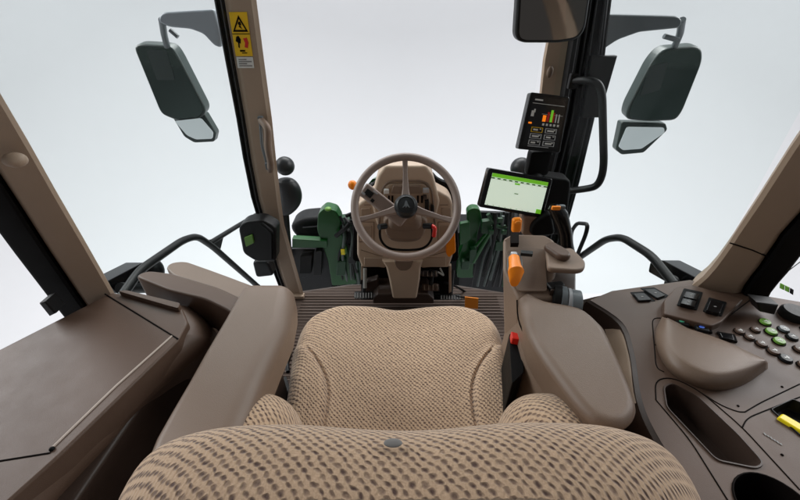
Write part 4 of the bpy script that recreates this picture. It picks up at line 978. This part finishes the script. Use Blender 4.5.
# raised switch panel
bm = NB(); prism(bm, rnd(PZ([(664, 300), (676, 287), (690, 284), (744, 299), (722, 322), (712, 326), (664, 314)], z=ZR + .018), .008), (0, 0, -.02), .006, 3); obj('switch_panel', bm, 'brown', t)
ZP = ZR + .019
def rocker(q, m_, z=ZP, h=.010, two=False):
    bm = NB(); prism(bm, rnd(PZ(q, z=z + .001), .003), (0, 0, -.006), .001); bz = obj('switch_bezel', bm, 'rubber', t)
    cx_ = sum(a for a, b in q) / 4; cy_ = sum(b for a, b in q) / 4
    for k in range(2 if two else 1):
        qq = [(cx_ + (a - cx_) * .72, cy_ + (b - cy_) * .72) for a, b in q]
        if two:
            A_, B_, C_, D_ = qq; mid = lambda p, r, f: (p[0] * (1 - f) + r[0] * f, p[1] * (1 - f) + r[1] * f)
            qq = [A_, B_, mid(B_, C_, .46), mid(A_, D_, .46)] if k == 0 else [mid(A_, D_, .54), mid(B_, C_, .54), C_, D_]
        bm = NB(); prism(bm, rnd(PZ(qq, z=z + h), .003), (0, 0, -h), .003, 3); r_ = obj('rocker', bm, m_, bz)
        cc_x = sum(a for a, b in qq) / 4; cc_y = sum(b for a, b in qq) / 4
        bm = NB(); box(bm, P(cc_x, cc_y, z=z + h + .0003), (.005, .003, .0005)); obj('symbol', bm, 'grey', r_)
rocker([(684, 288), (703, 292), (697, 310), (677, 305)], 'gloss', two=True)
rocker([(709, 297), (727, 302), (722, 316), (703, 311)], 'gloss')
rocker([(640, 288), (654, 287), (670, 296), (658, 300)], 'char', z=ZR, h=.006); rocker([(630, 292), (645, 291), (656, 301), (638, 302)], 'char', z=ZR, h=.006)
for (px, py, m_, led) in ((682, 321, 'char', 'led_teal'), (702, 327, 'char', 'led_blue'), (727, 336, 'gloss', None)):
    c = [(px - 10, py - 5), (px + 8, py - 2), (px + 11, py + 6), (px - 6, py + 2)]
    bm = NB(); prism(bm, rnd(PZ(c, z=ZR + .004), .002), (0, 0, -.005), .001); bz = obj('switch_bezel', bm, 'slot', t)
    c2 = [(px + (a - px) * .75, py + (b - py) * .75) for a, b in c]
    bm = NB(); prism(bm, rnd(PZ(c2, z=ZR + .010), .003), (0, 0, -.008), .002); r_ = obj('rocker', bm, m_, bz)
    if led: bm = NB(); sphere(bm, P(px, py, z=ZR + .011), (.006, .004, .0012), 12); obj('symbol', bm, led, r_)
# knobs / buttons
for (px, py, m_, r_) in ((812, 345, 'brown', .008), (808, 318, 'btn_green', .008), (764.5, 323, 'btn_green', .0085), (770.5, 332.5, 'btn_green', .0085), (778.5, 342, 'btn_green', .0085), (739, 332, 'brown', .0075), (755, 330.5, 'brown', .0068), (749, 338, 'brown', .0072), (761, 344.5, 'brown', .0078), (783, 330, 'bracket', .0078), (773, 352, 'brown', .0085), (785, 359.5, 'char', .0085), (791.5, 338, 'char', .0078), (799, 350, 'brown', .008), (803, 366, 'brown', .008), (806, 330, 'char', .008)):
    bm = NB(); c = P(px, py, z=ZR); mz = Matrix.Translation(c)
    r_ *= 1.15; lathe(bm, [(r_, -.001), (r_, .0048), (r_ * .94, .0060), (r_ * .9, .0062), (.0005, .0063)], mz, 24); bt = obj('button', bm, m_, t)
    bm = NB(); lathe(bm, [(r_ * 1.22, -.001), (r_ * 1.22, .0012), (r_ * 1.02, .0016), (r_ * 1.02, -.001)], mz, 24); obj('button_ring', bm, 'slot', bt)
    bm = NB(); box(bm, (c.x, c.y, c.z + .0065), (r_ * .9, r_ * .22, .0004)); box(bm, (c.x + r_ * .2, c.y, c.z + .0066), (r_ * .22, r_ * .7, .0004)); obj('symbol', bm, 'white', bt)
bm = NB(); lathe(bm, [(.026, 0), (.026, .012), (.022, .018), (.001, .019)], Matrix.Translation(P(792, 316, z=ZR)), 32); obj('rotary_knob', bm, 'black', t)
# bulged palm rest
t2 = t
CV = [
 PZ([(663, 317), (656, 332), (658, 350), (668, 369), (688, 383), (714, 390), (742, 385), (767, 368)], z=ZR - .001),
 PZ([(663, 317), (658, 332), (660, 348), (671, 366), (690, 379), (714, 385), (741, 380), (767, 365)], z=ZR + .018),
 PZ([(665, 318), (664, 331), (667, 346), (678, 361), (696, 372), (717, 377), (742, 373), (767, 362.5)], z=ZR + .031),
 PZ([(666, 318), (670, 329), (675, 342), (685, 355), (701, 364), (720, 368), (743, 366), (766, 361)], z=ZR + .036),
 PZ([(667, 319), (676, 324), (687, 330.5), (700, 335), (714, 340), (730, 346), (746, 353), (765, 360.5)], z=ZR + .034),
 PZ([(667, 318), (677, 323), (688, 329), (701, 334), (715, 339), (731, 345), (747, 352), (765, 360)], z=ZR + .004)]
g_ = [catmull(c, 6) for c in CV]; cols_ = [catmull([g[k] for g in g_], 4) for k in range(len(g_[0]))]
bm = NB(); loft(bm, cols_, closed=False); o = obj('palm_rest', bm, 'arm', t); md = o.modifiers.new('s', 'SOLIDIFY'); md.thickness = .003; md.offset = 0

# ============================================================ FLOOR TAG
t = thing('floor_tag', P(470, 302, z=.03), 'small square orange tag near the right pedal', 'tag')
bm = NB(); prism(bm, PZ([(465, 297), (478.5, 298.5), (478, 309), (465, 308)], y=1.20), (0, .004, 0)); obj('tag_card', bm, 'orange_f', t)
bm = NB(); tube(bm, [P(465, 298, y=1.21), P(456, 296, y=1.25)], .003); obj('tag_string', bm, 'rubber', t)

for o in bpy.data.objects:
    if '_b' in o.keys(): del o['_b']
